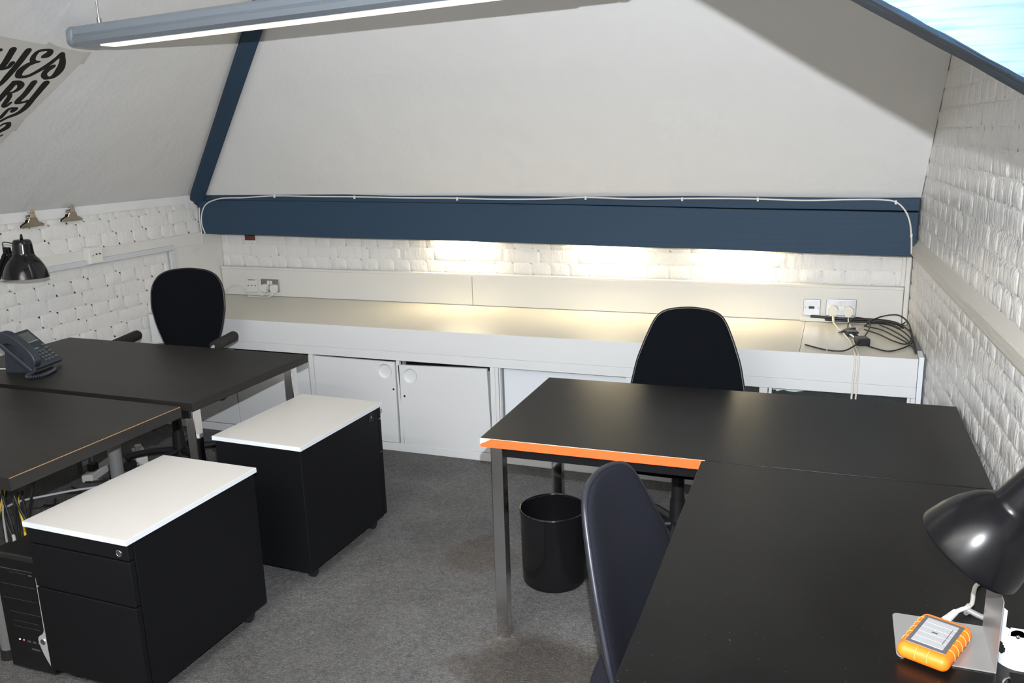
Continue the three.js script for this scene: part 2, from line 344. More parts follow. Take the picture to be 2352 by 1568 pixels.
// ------------------------------------------------------------------ lamps of the room
function pendant(label, A, B, rodTop, down, upward) {                   // A, B: ends of the underside
  const a = V(...A), b = V(...B), d = b.clone().sub(a), L = d.length(), c = a.clone().add(b).multiplyScalar(0.5);
  const t = thing('pendant_light', label, 'pendant light', [c.x, c.y, c.z], Math.atan2(-d.z, d.x));
  const prof = [[-0.045, 0.0], [0.045, 0.0], [0.066, 0.012], [0.072, 0.03], [0.066, 0.036], [0.07, 0.042], [0.066, 0.062], [0.045, 0.075], [-0.045, 0.075], [-0.066, 0.062], [-0.07, 0.042], [-0.066, 0.036], [-0.072, 0.03], [-0.066, 0.012]];
  obj('housing', prism(prof, L - 0.10).rotateY(Math.PI / 2).translate(-L / 2 + 0.05, 0.003, 0), M.fixture, t);
  for (const s of [-1, 1]) {
    const cap = new RoundedBoxGeometry(0.06, 0.076, 0.145, 4, 0.026).translate(s * (L / 2 - 0.03), 0.0405, 0);
    obj('end_cap', cap, M.fixture, t);
  }
  obj('diffuser', box(-L / 2 + 0.16, L / 2 - 0.16, -0.002, 0.006, -0.032, 0.032, 0.002), M.glow, t);
  for (const s of [-1, 1]) {
    const x = s * (L / 2 - 0.13);
    const r = obj('suspension_rod', cyl([x, 0.075, 0], [x, rodTop[s < 0 ? 0 : 1] - c.y, 0], 0.005, 0.005, 10), M.chrome, t);
    obj('ferrule', cyl([x, 0.074, 0], [x, 0.105, 0], 0.009, 0.009, 12), M.steel, r);
  }
  const dn = new THREE.RectAreaLight(WARM, down, L - 0.32, 0.064); dn.position.set(0, -0.006, 0); dn.rotation.x = -Math.PI / 2; t.add(dn);
  if (upward) {
    const upl = new THREE.RectAreaLight(WARM, upward, L - 0.32, 0.064); upl.position.set(0, 0.085, 0); upl.rotation.x = Math.PI / 2; t.add(upl);
    obj('upper_diffuser', box(-L / 2 + 0.16, L / 2 - 0.16, 0.072, 0.080, -0.032, 0.032, 0.002), M.glow, t);
  }
  return t;
}
pendant('grey linear pendant light hanging by thin rods above the black desks', [-3.23, 2.068, 1.86], [-0.93, 2.058, 2.19], [2.272, 2.995], 7, 0);
pendant('grey linear pendant light behind the photographer, near the roof brace', [-2.75, 2.45, 4.6], [-0.6, 2.45, 4.8], [2.995, 2.995], 92, 130);
pendant('grey linear pendant light behind the photographer, near the far end wall', [-2.75, 2.45, 5.7], [-0.6, 2.45, 5.8], [2.995, 2.995], 92, 130);

for (const [i, x] of [[0, -2.45], [1, -1.57], [2, -0.86]]) {
  const t = thing('strip_light', ['short warm strip lamp behind the blue beam above the counter board joint', 'short warm strip lamp behind the blue beam, middle one of three', 'short warm strip lamp behind the blue beam, closest to the gable wall'][i], 'lamp', [x, 1.118, 0.012], 0, 'lamps behind the beam');
  obj('housing', box(-0.16, 0.16, 0.012, 0.05, -0.04, 0.022, 0.006), M.whitePlastic, t);
  obj('lens', box(-0.14, 0.14, 0.004, 0.013, -0.018, 0.018, 0.003), M.pucklow, t);
  const l = new THREE.RectAreaLight(new THREE.Color(1.0, 0.83, 0.52), STRIP, 0.28, 0.036); l.position.set(0, 0.001, 0); l.rotation.x = -Math.PI / 2; t.add(l);
}

// ------------------------------------------------------------------ counter and cupboards
const ZC = 0.69;
{
  const t = thing('worktop', 'long cream laminate counter top with deep white front apron', 'counter top', [0, 0, 0]);
  for (const [a, b] of [[XL + 0.012, -2.5], [-2.4985, -0.5], [-0.4985, -0.014]]) obj('top_panel', box(a, b, 0.669, 0.697, 0.001, ZC - 0.004, 0.001), M.laminate, t);
  obj('apron', box(XL + 0.012, -0.014, 0.570, 0.6965, ZC - 0.022, ZC, 0.002), M.cupboard, t);
  obj('lower_rail', box(XL + 0.012, -0.014, 0.521, 0.5695, ZC - 0.024, ZC - 0.0015, 0.002), M.cupboard, t);
  const e = obj('end_panel', box(-0.0125, 0.008, 0, 0.706, ZC - 0.12, ZC + 0.004, 0.002), M.whiteEdge); tag(e, 'narrow pale grey upright panel closing the counter at the gable wall', 'end panel');
}
function unit(label, x0, x1) {
  const t = thing('cupboard', label, 'cupboard', [0, 0, 0], 0, 'cupboards under the counter');
  obj('carcass', [box(x0 + 0.002, x0 + 0.016, 0.045, 0.519, 0.03, ZC - 0.03), box(x1 - 0.016, x1 - 0.002, 0.045, 0.519, 0.03, ZC - 0.03), box(x0 + 0.002, x1 - 0.002, 0.03, 0.045, 0.03, ZC - 0.03), box(x0 + 0.002, x1 - 0.002, 0.045, 0.519, 0.02, 0.03)], M.cupboard, t);
  obj('plinth', box(x0 + 0.001, x1 - 0.001, 0, 0.046, ZC - 0.03, ZC, 0.003), M.cupboard, t);
  return t;
}
const stile = (t, a, b) => obj('stile', box(a, b, 0.046, 0.5205, ZC - 0.024, ZC - 0.001, 0.001), M.cupboard, t);
function door(t, a, b, tilt, pivotLeft, pull, lock, drop = 0) {
  const w = b - a - 0.004, h = 0.461, sh = new THREE.Shape();
  sh.moveTo(0, 0); sh.lineTo(w, 0); sh.lineTo(w, h); sh.lineTo(0, h); sh.closePath();
  if (pull) { const p = new THREE.Path(); p.absarc(pull[0] - a, pull[1] - 0.052, 0.041, 0, Math.PI * 2, true); sh.holes.push(p); }
  const g = new THREE.ExtrudeGeometry(sh, { depth: 0.016, bevelEnabled: true, bevelSize: 0.001, bevelThickness: 0.001, bevelOffset: -0.001, bevelSegments: 1, curveSegments: 24 });
  const px = pivotLeft ? 0 : w; g.translate(-px, 0, 0);
  const d = obj('door', g, M.cupboard, t); d.position.set(a + 0.002 + px, 0.052 - drop, ZC - 0.018); d.rotation.z = tilt;
  if (pull) {
    const cx = pull[0] - a - px, cy = pull[1] - 0.052;
    obj('finger_pull', lathe([[0, 0.004], [0.030, 0.004], [0.036, 0.008], [0.0405, 0.0165], [0.0425, 0.0178], [0.0425, 0.016]], 32).rotateX(Math.PI / 2).translate(cx, cy, 0), M.cupboard, d);
  }
  if (lock) obj('keyhole', cyl([lock[0] - a - px, lock[1] - 0.052, 0.016], [lock[0] - a - px, lock[1] - 0.052, 0.0178], 0.006), M.clip, d);
  return d;
}
{
  let t = unit('white cupboard with sagging doors behind the left hand black desk', XL + 0.012, -3.1);
  stile(t, XL + 0.012, -4.2); stile(t, -3.1135, -3.1);
  door(t, -4.198, -3.64, 0, true, null, null); door(t, -3.634, -3.116, 0.012, false, [-3.56, 0.455], null, 0.004);
  t = unit('white double cupboard with two round finger pulls', -3.099, -1.981);
  stile(t, -3.099, -3.086); stile(t, -2.556, -2.538); stile(t, -2.008, -1.981);
  door(t, -3.086, -2.566, -0.006, true, [-2.632, 0.459], [-2.585, 0.36]);
  door(t, -2.536, -2.010, 0.028, false, [-2.466, 0.455], [-2.51, 0.34], 0.002);
  obj('hinge_packing', box(-2.53, -2.505, 0.49, 0.519, ZC - 0.03, ZC - 0.02), M.steel, t);
  t = unit('open white cupboard recess behind the orange edged desk', -1.980, -1.25);
  stile(t, -1.980, -1.962); stile(t, -1.958, -1.951); stile(t, -1.290, -1.25);
  obj('back_panel', box(-1.951, -1.290, 0.046, 0.5205, ZC - 0.075, ZC - 0.055), M.whiteEdge, t);
  t = unit('cupboard with dark green grey speckled boards near the gable wall', -1.249, -0.014);
  stile(t, -1.249, -1.235); stile(t, -0.665, -0.628); stile(t, -0.624, -0.610); stile(t, -0.046, -0.034); stile(t, -0.032, -0.014);
  obj('dark_panel', box(-1.235, -0.665, 0.046, 0.5205, ZC - 0.06, ZC - 0.05), M.darkBoard, t);
  obj('dark_panel', box(-0.610, -0.046, 0.046, 0.5205, ZC - 0.06, ZC - 0.05), M.darkBoard, t).userData.label = 'dark green grey speckled board';
  obj('paint_overlap', prism([[-0.610, 0.5205], [-0.610, 0.500], [-0.598, 0.502], [-0.590, 0.494], [-0.575, 0.499], [-0.56, 0.503], [-0.54, 0.498], [-0.51, 0.496], [-0.495, 0.500], [-0.47, 0.506], [-0.40, 0.508], [-0.34, 0.510], [-0.2, 0.511], [-0.046, 0.511], [-0.046, 0.5205]], 0.0006).translate(0, 0, ZC - 0.05), M.cupboard, t).userData.label = 'ragged edge of white paint';
}

// ------------------------------------------------------------------ desks
function desk(name, label, x0, x1, z0, z1, th, topMat, legSpec, legMat, turn = 0, round = false) {
  const t = thing(name, label, 'desk', [x1, 0, z0], turn);
  const w = x1 - x0, d = z1 - z0, H = 0.73;
  const top = obj('desktop', box(-w, 0, H - th, H, 0, d, 0.0015), topMat, t);
  for (const [lx, lz] of legSpec) {
    if (round) {
      const l = obj('leg', cyl([lx, 0.03, lz], [lx, H - th, lz], 0.024, 0.024, 24), legMat, t);
      obj('foot', cyl([lx, 0, lz], [lx, 0.035, lz], 0.031, 0.028, 24), M.blackPlastic, l);
    } else obj('leg', box(lx - 0.021, lx + 0.021, 0, H - th, lz - 0.021, lz + 0.021, 0.003), legMat, t);
  }
  return { t, top, w, d };
}
{
  const leg4 = (w, d, i) => [[-w + i, i], [-w + i, d - i], [-i, i], [-i, d - i]];
  const D1 = desk('office_desk', 'black desk with an orange taped front edge beside the gable wall', -1.4178, 0.0454, 1.4586, 2.188, 0.030, M.deskBlack, leg4(1.463, 0.729, 0.045), M.chrome, 0.0117);
  obj('edge_strip', box(-D1.w, -0.7485, 0.7005, 0.7295, D1.d, D1.d + 0.0015), M.rawEdge, D1.t).userData.label = 'bare pale edge';
  const tp = obj('edge_tape', prism([[-D1.w + 0.001, 0.7000], [-0.749, 0.7000], [-0.749, 0.7288], [-1.05, 0.7284], [-1.2, 0.7278], [-1.36, 0.7284], [-D1.w + 0.038, 0.7286], [-D1.w + 0.022, 0.719], [-D1.w + 0.010, 0.714], [-D1.w + 0.001, 0.7095]], 0.0012).translate(0, 0, D1.d + 0.0015), M.orangeTape, D1.t);
  tp.userData.label = 'orange tape';
  obj('frame', [box(-D1.w + 0.05, -0.05, 0.66, 0.698, 0.03, 0.055), box(-D1.w + 0.05, -0.05, 0.66, 0.698, D1.d - 0.055, D1.d - 0.03)], M.blackMetal, D1.t);
  const D2 = desk('office_desk', 'black desk holding the orange hard drive and a black lamp', -0.704, 0.036, 2.194, 3.66, 0.030, M.deskBlack, leg4(0.74, 1.466, 0.045), M.chrome, 0.0117);
  obj('frame', [box(-D2.w + 0.03, -D2.w + 0.055, 0.66, 0.698, 0.05, D2.d - 0.05), box(-0.055, -0.03, 0.66, 0.698, 0.05, D2.d - 0.05)], M.blackMetal, D2.t);
  const D3 = desk('office_desk', 'dark wood grained desk with a telephone, in front of the chair with armrests', -4.063, -2.604, 1.4118, 2.1688, 0.034, M.deskWood, [[-1.436, 0.06], [-1.436, 0.70], [-0.06, 0.06], [-0.055, 0.70]], M.chrome);
  obj('frame', [box(-D3.w + 0.05, -0.05, 0.655, 0.695, 0.03, 0.055), box(-D3.w + 0.05, -0.05, 0.655, 0.695, D3.d - 0.055, D3.d - 0.03)], M.blackMetal, D3.t);
  const D4 = desk('office_desk', 'dark wood grained desk with worn brown edge over the computer tower', -4.08, -2.619, 2.2124, 2.9262, 0.042, M.deskWood, [[-1.38, 0.08], [-1.38, 0.62], [-0.262, 0.09], [-0.300, 0.600]], M.legGrey, 0, true);
  obj('worn_edge', box(-0.0012, 0.0006, 0.7282, 0.7304, 0.004, D4.d), M.wornEdge, D4.t);
  obj('edge_strip', box(-0.001, 0.0004, 0.689, 0.728, 0.001, D4.d - 0.001), M.deskEdge, D4.t);
  obj('frame', [box(-D4.w + 0.05, -0.05, 0.655, 0.687, 0.06, 0.085), box(-D4.w + 0.05, -0.05, 0.655, 0.687, D4.d - 0.085, D4.d - 0.06)], M.blackMetal, D4.t);
}

// ------------------------------------------------------------------ drawer pedestals
function pedestal(label, x, z, turn) {
  const w = 0.416, d = 0.584, h = 0.5705;
  const t = thing('drawer_pedestal', label, 'pedestal', [x, 0, z], turn);
  obj('top', box(-w / 2, w / 2, h - 0.017, h, -d / 2, d / 2, 0.0015), [M.whiteTop][0], t);
  obj('top_edging', [box(-w / 2 - 0.0006, w / 2 + 0.0006, h - 0.0165, h - 0.0006, d / 2 - 0.001, d / 2 + 0.0008), box(-w / 2 - 0.0006, w / 2 + 0.0006, h - 0.0165, h - 0.0006, -d / 2 - 0.0008, -d / 2 + 0.001), box(-w / 2 - 0.0008, -w / 2 + 0.001, h - 0.0165, h - 0.0006, -d / 2, d / 2), box(w / 2 - 0.001, w / 2 + 0.0008, h - 0.0165, h - 0.0006, -d / 2, d / 2)], M.whiteEdge, t);
  obj('body', box(-w / 2 + 0.006, w / 2 - 0.006, 0.05, h - 0.0175, -d / 2 + 0.006, d / 2 - 0.03, 0.004), M.blackMetal, t);
  const ys = [[0.055, 0.346], [0.351, 0.496], [0.5005, 0.551]];
  ys.forEach(([a, b], i) => {
    const f = obj('drawer', box(-w / 2 + 0.005, w / 2 - 0.005, a, b, d / 2 - 0.026, d / 2 - 0.006, 0.003), M.blackMetal, t);
    if (i === 2) {
      const g = new THREE.TorusGeometry(0.0095, 0.002, 8, 20).translate(w / 2 - 0.04, 0.522, d / 2 - 0.0055);
      const lk = obj('lock', [g, cyl([w / 2 - 0.04, 0.522, d / 2 - 0.007], [w / 2 - 0.04, 0.522, d / 2 - 0.0045], 0.008)], M.chrome, f);
      lk.userData.label = 'round chrome lock';
    }
  });
  for (const sx of [-1, 1]) for (const sz of [-1, 1]) {
    const cx = sx * (w / 2 - 0.045), cz = sz * (d / 2 - 0.07);
    obj('castor', [cyl([cx - 0.01, 0.024, cz], [cx + 0.01, 0.024, cz], 0.024, 0.024, 18), box(cx - 0.014, cx + 0.014, 0.026, 0.051, cz - 0.016, cz + 0.016, 0.003)], M.blackPlastic, t);
  }
  return t;
}
pedestal('black drawer pedestal with white top, drawer fronts and lock showing, beside the computer tower', -2.437, 2.598, -0.0126);
{
  const p = pedestal('black drawer pedestal with white top, its plain back to the other pedestal', -2.392, 1.795, Math.PI - 0.0248);
  const g = obj('badge', [box(-0.2035, -0.2015, 0.508, 0.545, 0.190, 0.225, 0.0008)], M.blackGloss, p); obj('badge_mark', box(-0.2044, -0.2034, 0.524, 0.530, 0.206, 0.211), M.silver, g);
}

// ------------------------------------------------------------------ office chairs
const curveAt = (tab, d) => { for (let i = 1; i < tab.length; i++) if (d <= tab[i][0]) { const [a, b] = [tab[i - 1], tab[i]]; return a[1] + (b[1] - a[1]) * (d - a[0]) / (b[0] - a[0]); } return tab[tab.length - 1][1]; };
function backrestGeo(tab, yTop, zTop, recline, curv, th, sideSign, n = 46, m = 22) {   // one half (front pad or rear shell)
  const H = tab[tab.length - 1][0], pos = [], idx = [];
  for (let i = 0; i <= n; i++) {
    const q = i / n, d = H * (0.5 - 0.5 * Math.cos(Math.PI * q)), w = curveAt(tab, d);
    for (let j = 0; j <= m; j++) {
      const s = Math.sin((j / m - 0.5) * Math.PI), x = w * s;
      const fall = Math.pow(Math.max(0, 1 - Math.pow(Math.abs(s), 6)), 0.5) * Math.pow(Math.max(0, Math.sin(Math.PI * Math.min(1, Math.max(0, q)))), 0.35);
      pos.push(x, yTop - d, zTop + recline * d + curv * x * x + sideSign * th * fall);
    }
  }
  for (let i = 0; i < n; i++) for (let j = 0; j < m; j++) { const a = i * (m + 1) + j; if (sideSign > 0) idx.push(a, a + m + 1, a + 1, a + 1, a + m + 1, a + m + 2); else idx.push(a, a + 1, a + m + 1, a + 1, a + m + 2, a + m + 1); }
  const g = new THREE.BufferGeometry(); g.setAttribute('position', new THREE.Float32BufferAttribute(pos, 3)); g.setIndex(idx); g.computeVertexNormals();
  return g;
}
function backEdge(tab, yTop, zTop, recline, curv) {
  const pts = [], H = tab[tab.length - 1][0];
  for (const s of [1, -1]) for (let k = 0; k <= 24; k++) {
    const q = 0.5 - 0.5 * Math.cos(Math.PI * k / 24), d = H * (s > 0 ? q : 1 - q), x = s * curveAt(tab, d);
    if (pts.length && Math.hypot(pts[pts.length - 1][0] - x, pts[pts.length - 1][1] - (yTop - d)) < 0.004) continue;
    pts.push([x, yTop - d, zTop + recline * d + curv * x * x]);
  }
  const f = pts[0], l = pts[pts.length - 1]; if (Math.hypot(f[0] - l[0], f[1] - l[1]) < 0.01) pts.pop();
  return pts;
}
function chair(label, pos, turn, o) {
  const t = thing('office_chair', label, 'office chair', pos, turn);
  const { tab, yTop, zTop = -0.30, recline, curv, fab, shell } = o, th = 0.026;
  obj('backrest', backrestGeo(tab, yTop, zTop, recline, curv, th, 1), fab, t);
  const sh = obj('back_shell', backrestGeo(tab, yTop, zTop, recline, curv, 0.022, -1), shell, t);
  obj('piping', tube(backEdge(tab, yTop, zTop, recline, curv), 0.0065, 160, 8, true), shell, sh);
  // seat
  const ss = new THREE.Shape(); ss.moveTo(-0.20, -0.20); ss.bezierCurveTo(-0.12, -0.235, 0.12, -0.235, 0.20, -0.20); ss.bezierCurveTo(0.255, -0.1, 0.255, 0.12, 0.215, 0.21); ss.bezierCurveTo(0.12, 0.25, -0.12, 0.25, -0.215, 0.21); ss.bezierCurveTo(-0.255, 0.12, -0.255, -0.1, -0.20, -0.20);
  obj('seat', new THREE.ExtrudeGeometry(ss, { depth: 0.03, bevelEnabled: true, bevelSize: 0.02, bevelThickness: 0.02, bevelSegments: 4, curveSegments: 16 }).rotateX(-Math.PI / 2).scale(1, 1, -1).rotateY(Math.PI).scale(-1, 1, 1).translate(0, 0.425, 0), fab, t);
  const H = tab[tab.length - 1][0], yb = yTop - H * 0.72, zb = zTop + recline * H * 0.72 - 0.022;
  obj('back_support', tube([[0, yb, zb], [0, yb - 0.1, zb - 0.012], [0, 0.42, zTop + 0.07], [0, 0.375, zTop + 0.14], [0, 0.375, -0.02]], 0.016, 40, 10), M.blackPlastic, t);
  obj('mechanism', box(-0.08, 0.08, 0.36, 0.405, -0.12, 0.12, 0.01), M.blackPlastic, t);
  obj('gas_column', [cyl([0, 0.1, 0], [0, 0.36, 0], 0.026), cyl([0, 0.09, 0], [0, 0.22, 0], 0.036, 0.03)], M.blackPlastic, t);
  for (let k = 0; k < 5; k++) {
    const a = k * Math.PI * 2 / 5 + (o.star || 0.3), cx = Math.cos(a), cz = Math.sin(a);
    const l = obj('base_leg', [tube([[cx * 0.02, 0.115, cz * 0.02], [cx * 0.15, 0.105, cz * 0.15], [cx * 0.285, 0.078, cz * 0.285]], 0.019, 16, 8), ball(cx * 0.285, 0.074, cz * 0.285, 0.02)], M.blackPlastic, t);
    const px = -cz * 0.012, pz = cx * 0.012;
    obj('castor', [cyl([cx * 0.285 - px * 2, 0.028, cz * 0.285 - pz * 2], [cx * 0.285 - px * 0.4, 0.028, cz * 0.285 - pz * 0.4], 0.028), cyl([cx * 0.285 + px * 0.4, 0.028, cz * 0.285 + pz * 0.4], [cx * 0.285 + px * 2, 0.028, cz * 0.285 + pz * 2], 0.028), cyl([cx * 0.285, 0.03, cz * 0.285], [cx * 0.285, 0.075, cz * 0.285], 0.008)], M.blackPlastic, l);
  }
  if (o.arms) for (const s of [-1, 1]) {
    const A = obj('armrest', [...wire([[s * 0.19, 0.40, -0.02], [s * 0.275, 0.40, -0.02], [s * 0.285, 0.45, -0.02], [s * 0.282, 0.60, 0.02], [s * 0.28, 0.678, 0.05], [s * 0.28, 0.690, 0.03], [s * 0.28, 0.692, -0.16]], 0.011, 60, 10)], M.chrome, t);
    obj('arm_pad', [cyl([s * 0.28, 0.692, -0.17], [s * 0.28, 0.688, 0.03], 0.028, 0.026, 24), ball(s * 0.28, 0.692, -0.17, 0.028, 20)], M.foam, A);
  }
  return t;
}
const tabTask = [[0, 0], [0.003, 0.05], [0.009, 0.085], [0.02, 0.115], [0.04, 0.138], [0.07, 0.155], [0.135, 0.182], [0.22, 0.212], [0.34, 0.236], [0.42, 0.236], [0.48, 0.21], [0.52, 0.16], [0.54, 0.10], [0.55, 0]];
const tabHigh = [[0, 0], [0.003, 0.06], [0.008, 0.1], [0.018, 0.135], [0.035, 0.165], [0.07, 0.195], [0.12, 0.21], [0.2, 0.212], [0.3, 0.19], [0.43, 0.142], [0.5, 0.128], [0.55, 0.10], [0.565, 0]];
chair('black high backed office chair with foam armrests behind the telephone desk', [-3.565, 0, 1.265], 0.2, { tab: tabHigh, yTop: 1.035, zTop: -0.29, recline: 0.12, curv: 0.6, fab: M.fabric, shell: M.blackPlastic, arms: true, star: 0.5 });
chair('black office chair with rounded back between the counter and the orange edged desk', [-0.915, 0, 1.36], 0.04, { tab: tabTask, yTop: 0.953, recline: 0.15, curv: 0.5, fab: M.fabric, shell: M.blackPlastic });
chair('dark blue grey office chair with piped edge facing the desk with the hard drive', [-0.572, 0, 2.785], Math.PI / 2 - 0.154, { tab: tabTask, yTop: 0.887, recline: 0.21, curv: 1.0, fab: M.fabricBlue, shell: M.shellBlue, star: 0.1 });

// ------------------------------------------------------------------ waste bin
{
  const t = thing('waste_bin', 'round glossy black metal waste bin under the orange edged desk', 'waste bin', [-1.322, 0, 1.742]);
  obj('body', lathe([[0, 0.006], [0.112, 0.006], [0.116, 0.0], [0.119, 0.003], [0.122, 0.012], [0.125, 0.29], [0.1235, 0.29], [0.119, 0.012], [0, 0.009]], 64), M.blackGloss, t);
  obj('rim', new THREE.TorusGeometry(0.1255, 0.0042, 10, 64).rotateX(Math.PI / 2).translate(0, 0.2945, 0), M.blackGloss, t);
  obj('seam', box(-0.003, 0.003, 0.015, 0.29, -0.124, -0.1215), M.blackGloss, t);
}

// ------------------------------------------------------------------ poster on the side slope
{
  const W = 0.66, H = 0.88, cw = 990, ch = 1320, cv = document.createElement('canvas'); cv.width = cw; cv.height = ch;
  const c = cv.getContext('2d'); c.fillStyle = '#c3c1bb'; c.fillRect(0, 0, cw, ch); c.fillStyle = '#0b0b0d';
  // brush strokes of the script letters: across, down, half width (metres from the top right corner)
  const strokes = [[[-0.344,0.095,0.0122],[-0.326,0.162,0.0117],[-0.321,0.189,0.0111],[-0.309,0.193,0.0072],[-0.297,0.182,0.0072],[-0.297,0.157,0.0092]],[[-0.282,0.079,0.0124],[-0.27,0.158,0.0119],[-0.265,0.222,0.0113],[-0.263,0.271,0.0093],[-0.275,0.31,0.008]],[[-0.193,0.084,0.0094],[-0.181,0.069,0.0141],[-0.184,0.053,0.0101],[-0.205,0.05,0.0053],[-0.233,0.064,0.0066],[-0.238,0.089,0.0093],[-0.23,0.111,0.01],[-0.21,0.122,0.0074],[-0.189,0.115,0.004]],[[-0.203,0.124,0.0054],[-0.226,0.144,0.0107],[-0.234,0.182,0.0134],[-0.225,0.205,0.0121],[-0.201,0.21,0.0068],[-0.18,0.199,0.0075],[-0.156,0.163,0.0089],[-0.137,0.116,0.0096],[-0.129,0.073,0.0082],[-0.125,0.048,0.0096],[-0.106,0.065,0.0103],[-0.08,0.098,0.0139],[-0.068,0.125,0.0157],[-0.064,0.161,0.0119],[-0.076,0.18,0.007],[-0.096,0.184,0.0097],[-0.115,0.171,0.011],[-0.12,0.147,0.0117],[-0.112,0.124,0.0103],[-0.106,0.114,0.0028]],[[-0.211,0.256,0.0122],[-0.208,0.307,0.0122],[-0.206,0.342,0.0109],[-0.205,0.38,0.011]],[[-0.219,0.246,0.0067],[-0.191,0.243,0.0102],[-0.17,0.255,0.0123],[-0.167,0.275,0.0096],[-0.18,0.299,0.0048],[-0.194,0.308,0.0034]],[[-0.194,0.308,0.0054],[-0.177,0.319,0.0089],[-0.167,0.353,0.0103],[-0.162,0.375,0.009],[-0.147,0.377,0.0055],[-0.143,0.355,0.0062]],[[-0.125,0.226,0.0131],[-0.115,0.297,0.0125],[-0.117,0.335,0.0125],[-0.108,0.346,0.0077],[-0.087,0.34,0.0056],[-0.074,0.329,0.0071]],[[-0.069,0.213,0.014],[-0.059,0.303,0.0127],[-0.052,0.367,0.0121],[-0.064,0.407,0.0092],[-0.091,0.436,0.0071],[-0.108,0.464,0.0063]],[[-0.097,0.394,0.0113],[-0.09,0.381,0.007],[-0.101,0.379,0.0042],[-0.123,0.39,0.0063],[-0.124,0.422,0.0084],[-0.124,0.443,0.0091]],[[-0.058,0.469,0.0079],[-0.049,0.492,0.0122],[-0.059,0.513,0.01],[-0.061,0.522,0.0072]],[[-0.068,0.469,0.0057],[-0.083,0.478,0.005],[-0.087,0.489,0.005]],[[-0.036,0.542,0.0043],[-0.04,0.548,0.0043]],[[-0.39,0.113,0.0063],[-0.386,0.114,0.0051]]];
  const k = cw / W;
  for (const s of strokes) {
    const cu = new THREE.CatmullRomCurve3(s.map(([x, y, r]) => V(x, y, r * 12)), false, 'centripetal');
    for (let i = 0; i <= 400; i++) { const p = cu.getPoint(i / 400); c.beginPath(); c.arc((W + p.x) * k, p.y * k, Math.max(1, 1.22 * p.z / 12 * k), 0, Math.PI * 2); c.fill(); }
  }
  const tx = new THREE.CanvasTexture(cv); tx.colorSpace = THREE.SRGBColorSpace;
  const O = V(-3.363, 2.070, 1.693), v = V(-0.769, -0.605, 0.207), u = V(-0.162, -0.128, -0.978), n = V(ML, -1, 0).normalize();
  const skew = 0.1205;                       // the sheet hangs a little askew
  const pos = [], uv = [], idx = [], N = 10;
  for (let j = 0; j <= N; j++) for (let i = 0; i <= N; i++) {
    const a = -W * i / N, b = H * j / N, bb = b - skew * a * (1 - j / N);
    const p = O.clone().addScaledVector(u, a).addScaledVector(v, bb).addScaledVector(n, 0.003 + 0.0015 * Math.sin(i * 1.7 + j * 0.9));
    pos.push(p.x, p.y, p.z); uv.push(1 + a / W, 1 - bb / H);
  }
  for (let j = 0; j < N; j++) for (let i = 0; i < N; i++) { const a = j * (N + 1) + i; idx.push(a, a + 1, a + N + 1, a + 1, a + N + 2, a + N + 1); }
  const g = new THREE.BufferGeometry(); g.setAttribute('position', new THREE.Float32BufferAttribute(pos, 3)); g.setAttribute('uv', new THREE.Float32BufferAttribute(uv, 2)); g.setIndex(idx); g.computeVertexNormals();
  const t = thing('poster', 'pale poster with bold black script lettering taped to the sloping ceiling', 'poster');
  const sheet = new THREE.Mesh(g, new THREE.MeshStandardMaterial({ map: tx, roughness: 0.6, side: THREE.DoubleSide })); sheet.name = 'sheet'; sheet.castShadow = sheet.receiveShadow = true; t.add(sheet);
  const B = new THREE.Matrix4().makeBasis(u, v, u.clone().cross(v).normalize());
  for (const [a, b, r] of [[-0.20, 0.024, 0.1], [-0.005, 0.03, 1.3], [-0.01, 0.47, 1.4]]) {
    const tg = new THREE.BoxGeometry(0.07, 0.02, 0.001).rotateZ(r).applyMatrix4(B), q = O.clone().addScaledVector(u, a).addScaledVector(v, b).addScaledVector(n, 0.0055);
    obj('tape', tg.translate(q.x, q.y, q.z), M.tape, t);
  }
}

// ------------------------------------------------------------------ fittings on the brick walls
function clipAt(label, y, z, turn) {
  const t = thing('bulldog_clip', label, 'clip', [XL + 0.004, y, z], Math.PI / 2);
  const jaw = (s) => new THREE.ExtrudeGeometry(new THREE.Shape([[-0.066, -0.032], [0.066, -0.032], [0.064, -0.022], [0.03, -0.006], [0.022, 0.012], [-0.022, 0.012], [-0.03, -0.006], [-0.064, -0.022]].map((p) => new THREE.Vector2(...p))), { depth: 0.0015, bevelEnabled: true, bevelSize: 0.001, bevelThickness: 0.001, bevelSegments: 1 }).rotateX(s * 0.25);
  obj('jaw', jaw(1).translate(0, 0, 0.030), M.clip, t); obj('jaw', jaw(-0.1).translate(0, 0, 0.006), M.clip, t);
  obj('spring', [cyl([-0.021, 0.018, 0.018], [0.021, 0.018, 0.018], 0.013), cyl([-0.024, 0.018, 0.018], [0.024, 0.018, 0.018], 0.006)], M.clip, t);
  obj('lever', [prism([[-0.018, 0.012], [0.018, 0.012], [0.012, 0.052], [0.004, 0.058], [-0.004, 0.058], [-0.012, 0.052]], 0.0015).rotateX(0.18).translate(0, 0, 0.028)], M.clip, t);
  obj('hook', cyl([0, 0.04, 0], [0, 0.04, 0.04], 0.003), M.steel, t);
  t.rotation.z = turn;
}
clipAt('metal bulldog clip on the brick wall above the small black desk lamp', 1.330, 1.393, 0.02);
clipAt('metal bulldog clip on the brick wall between the other clip and the beam end', 1.336, 1.148, -0.02);
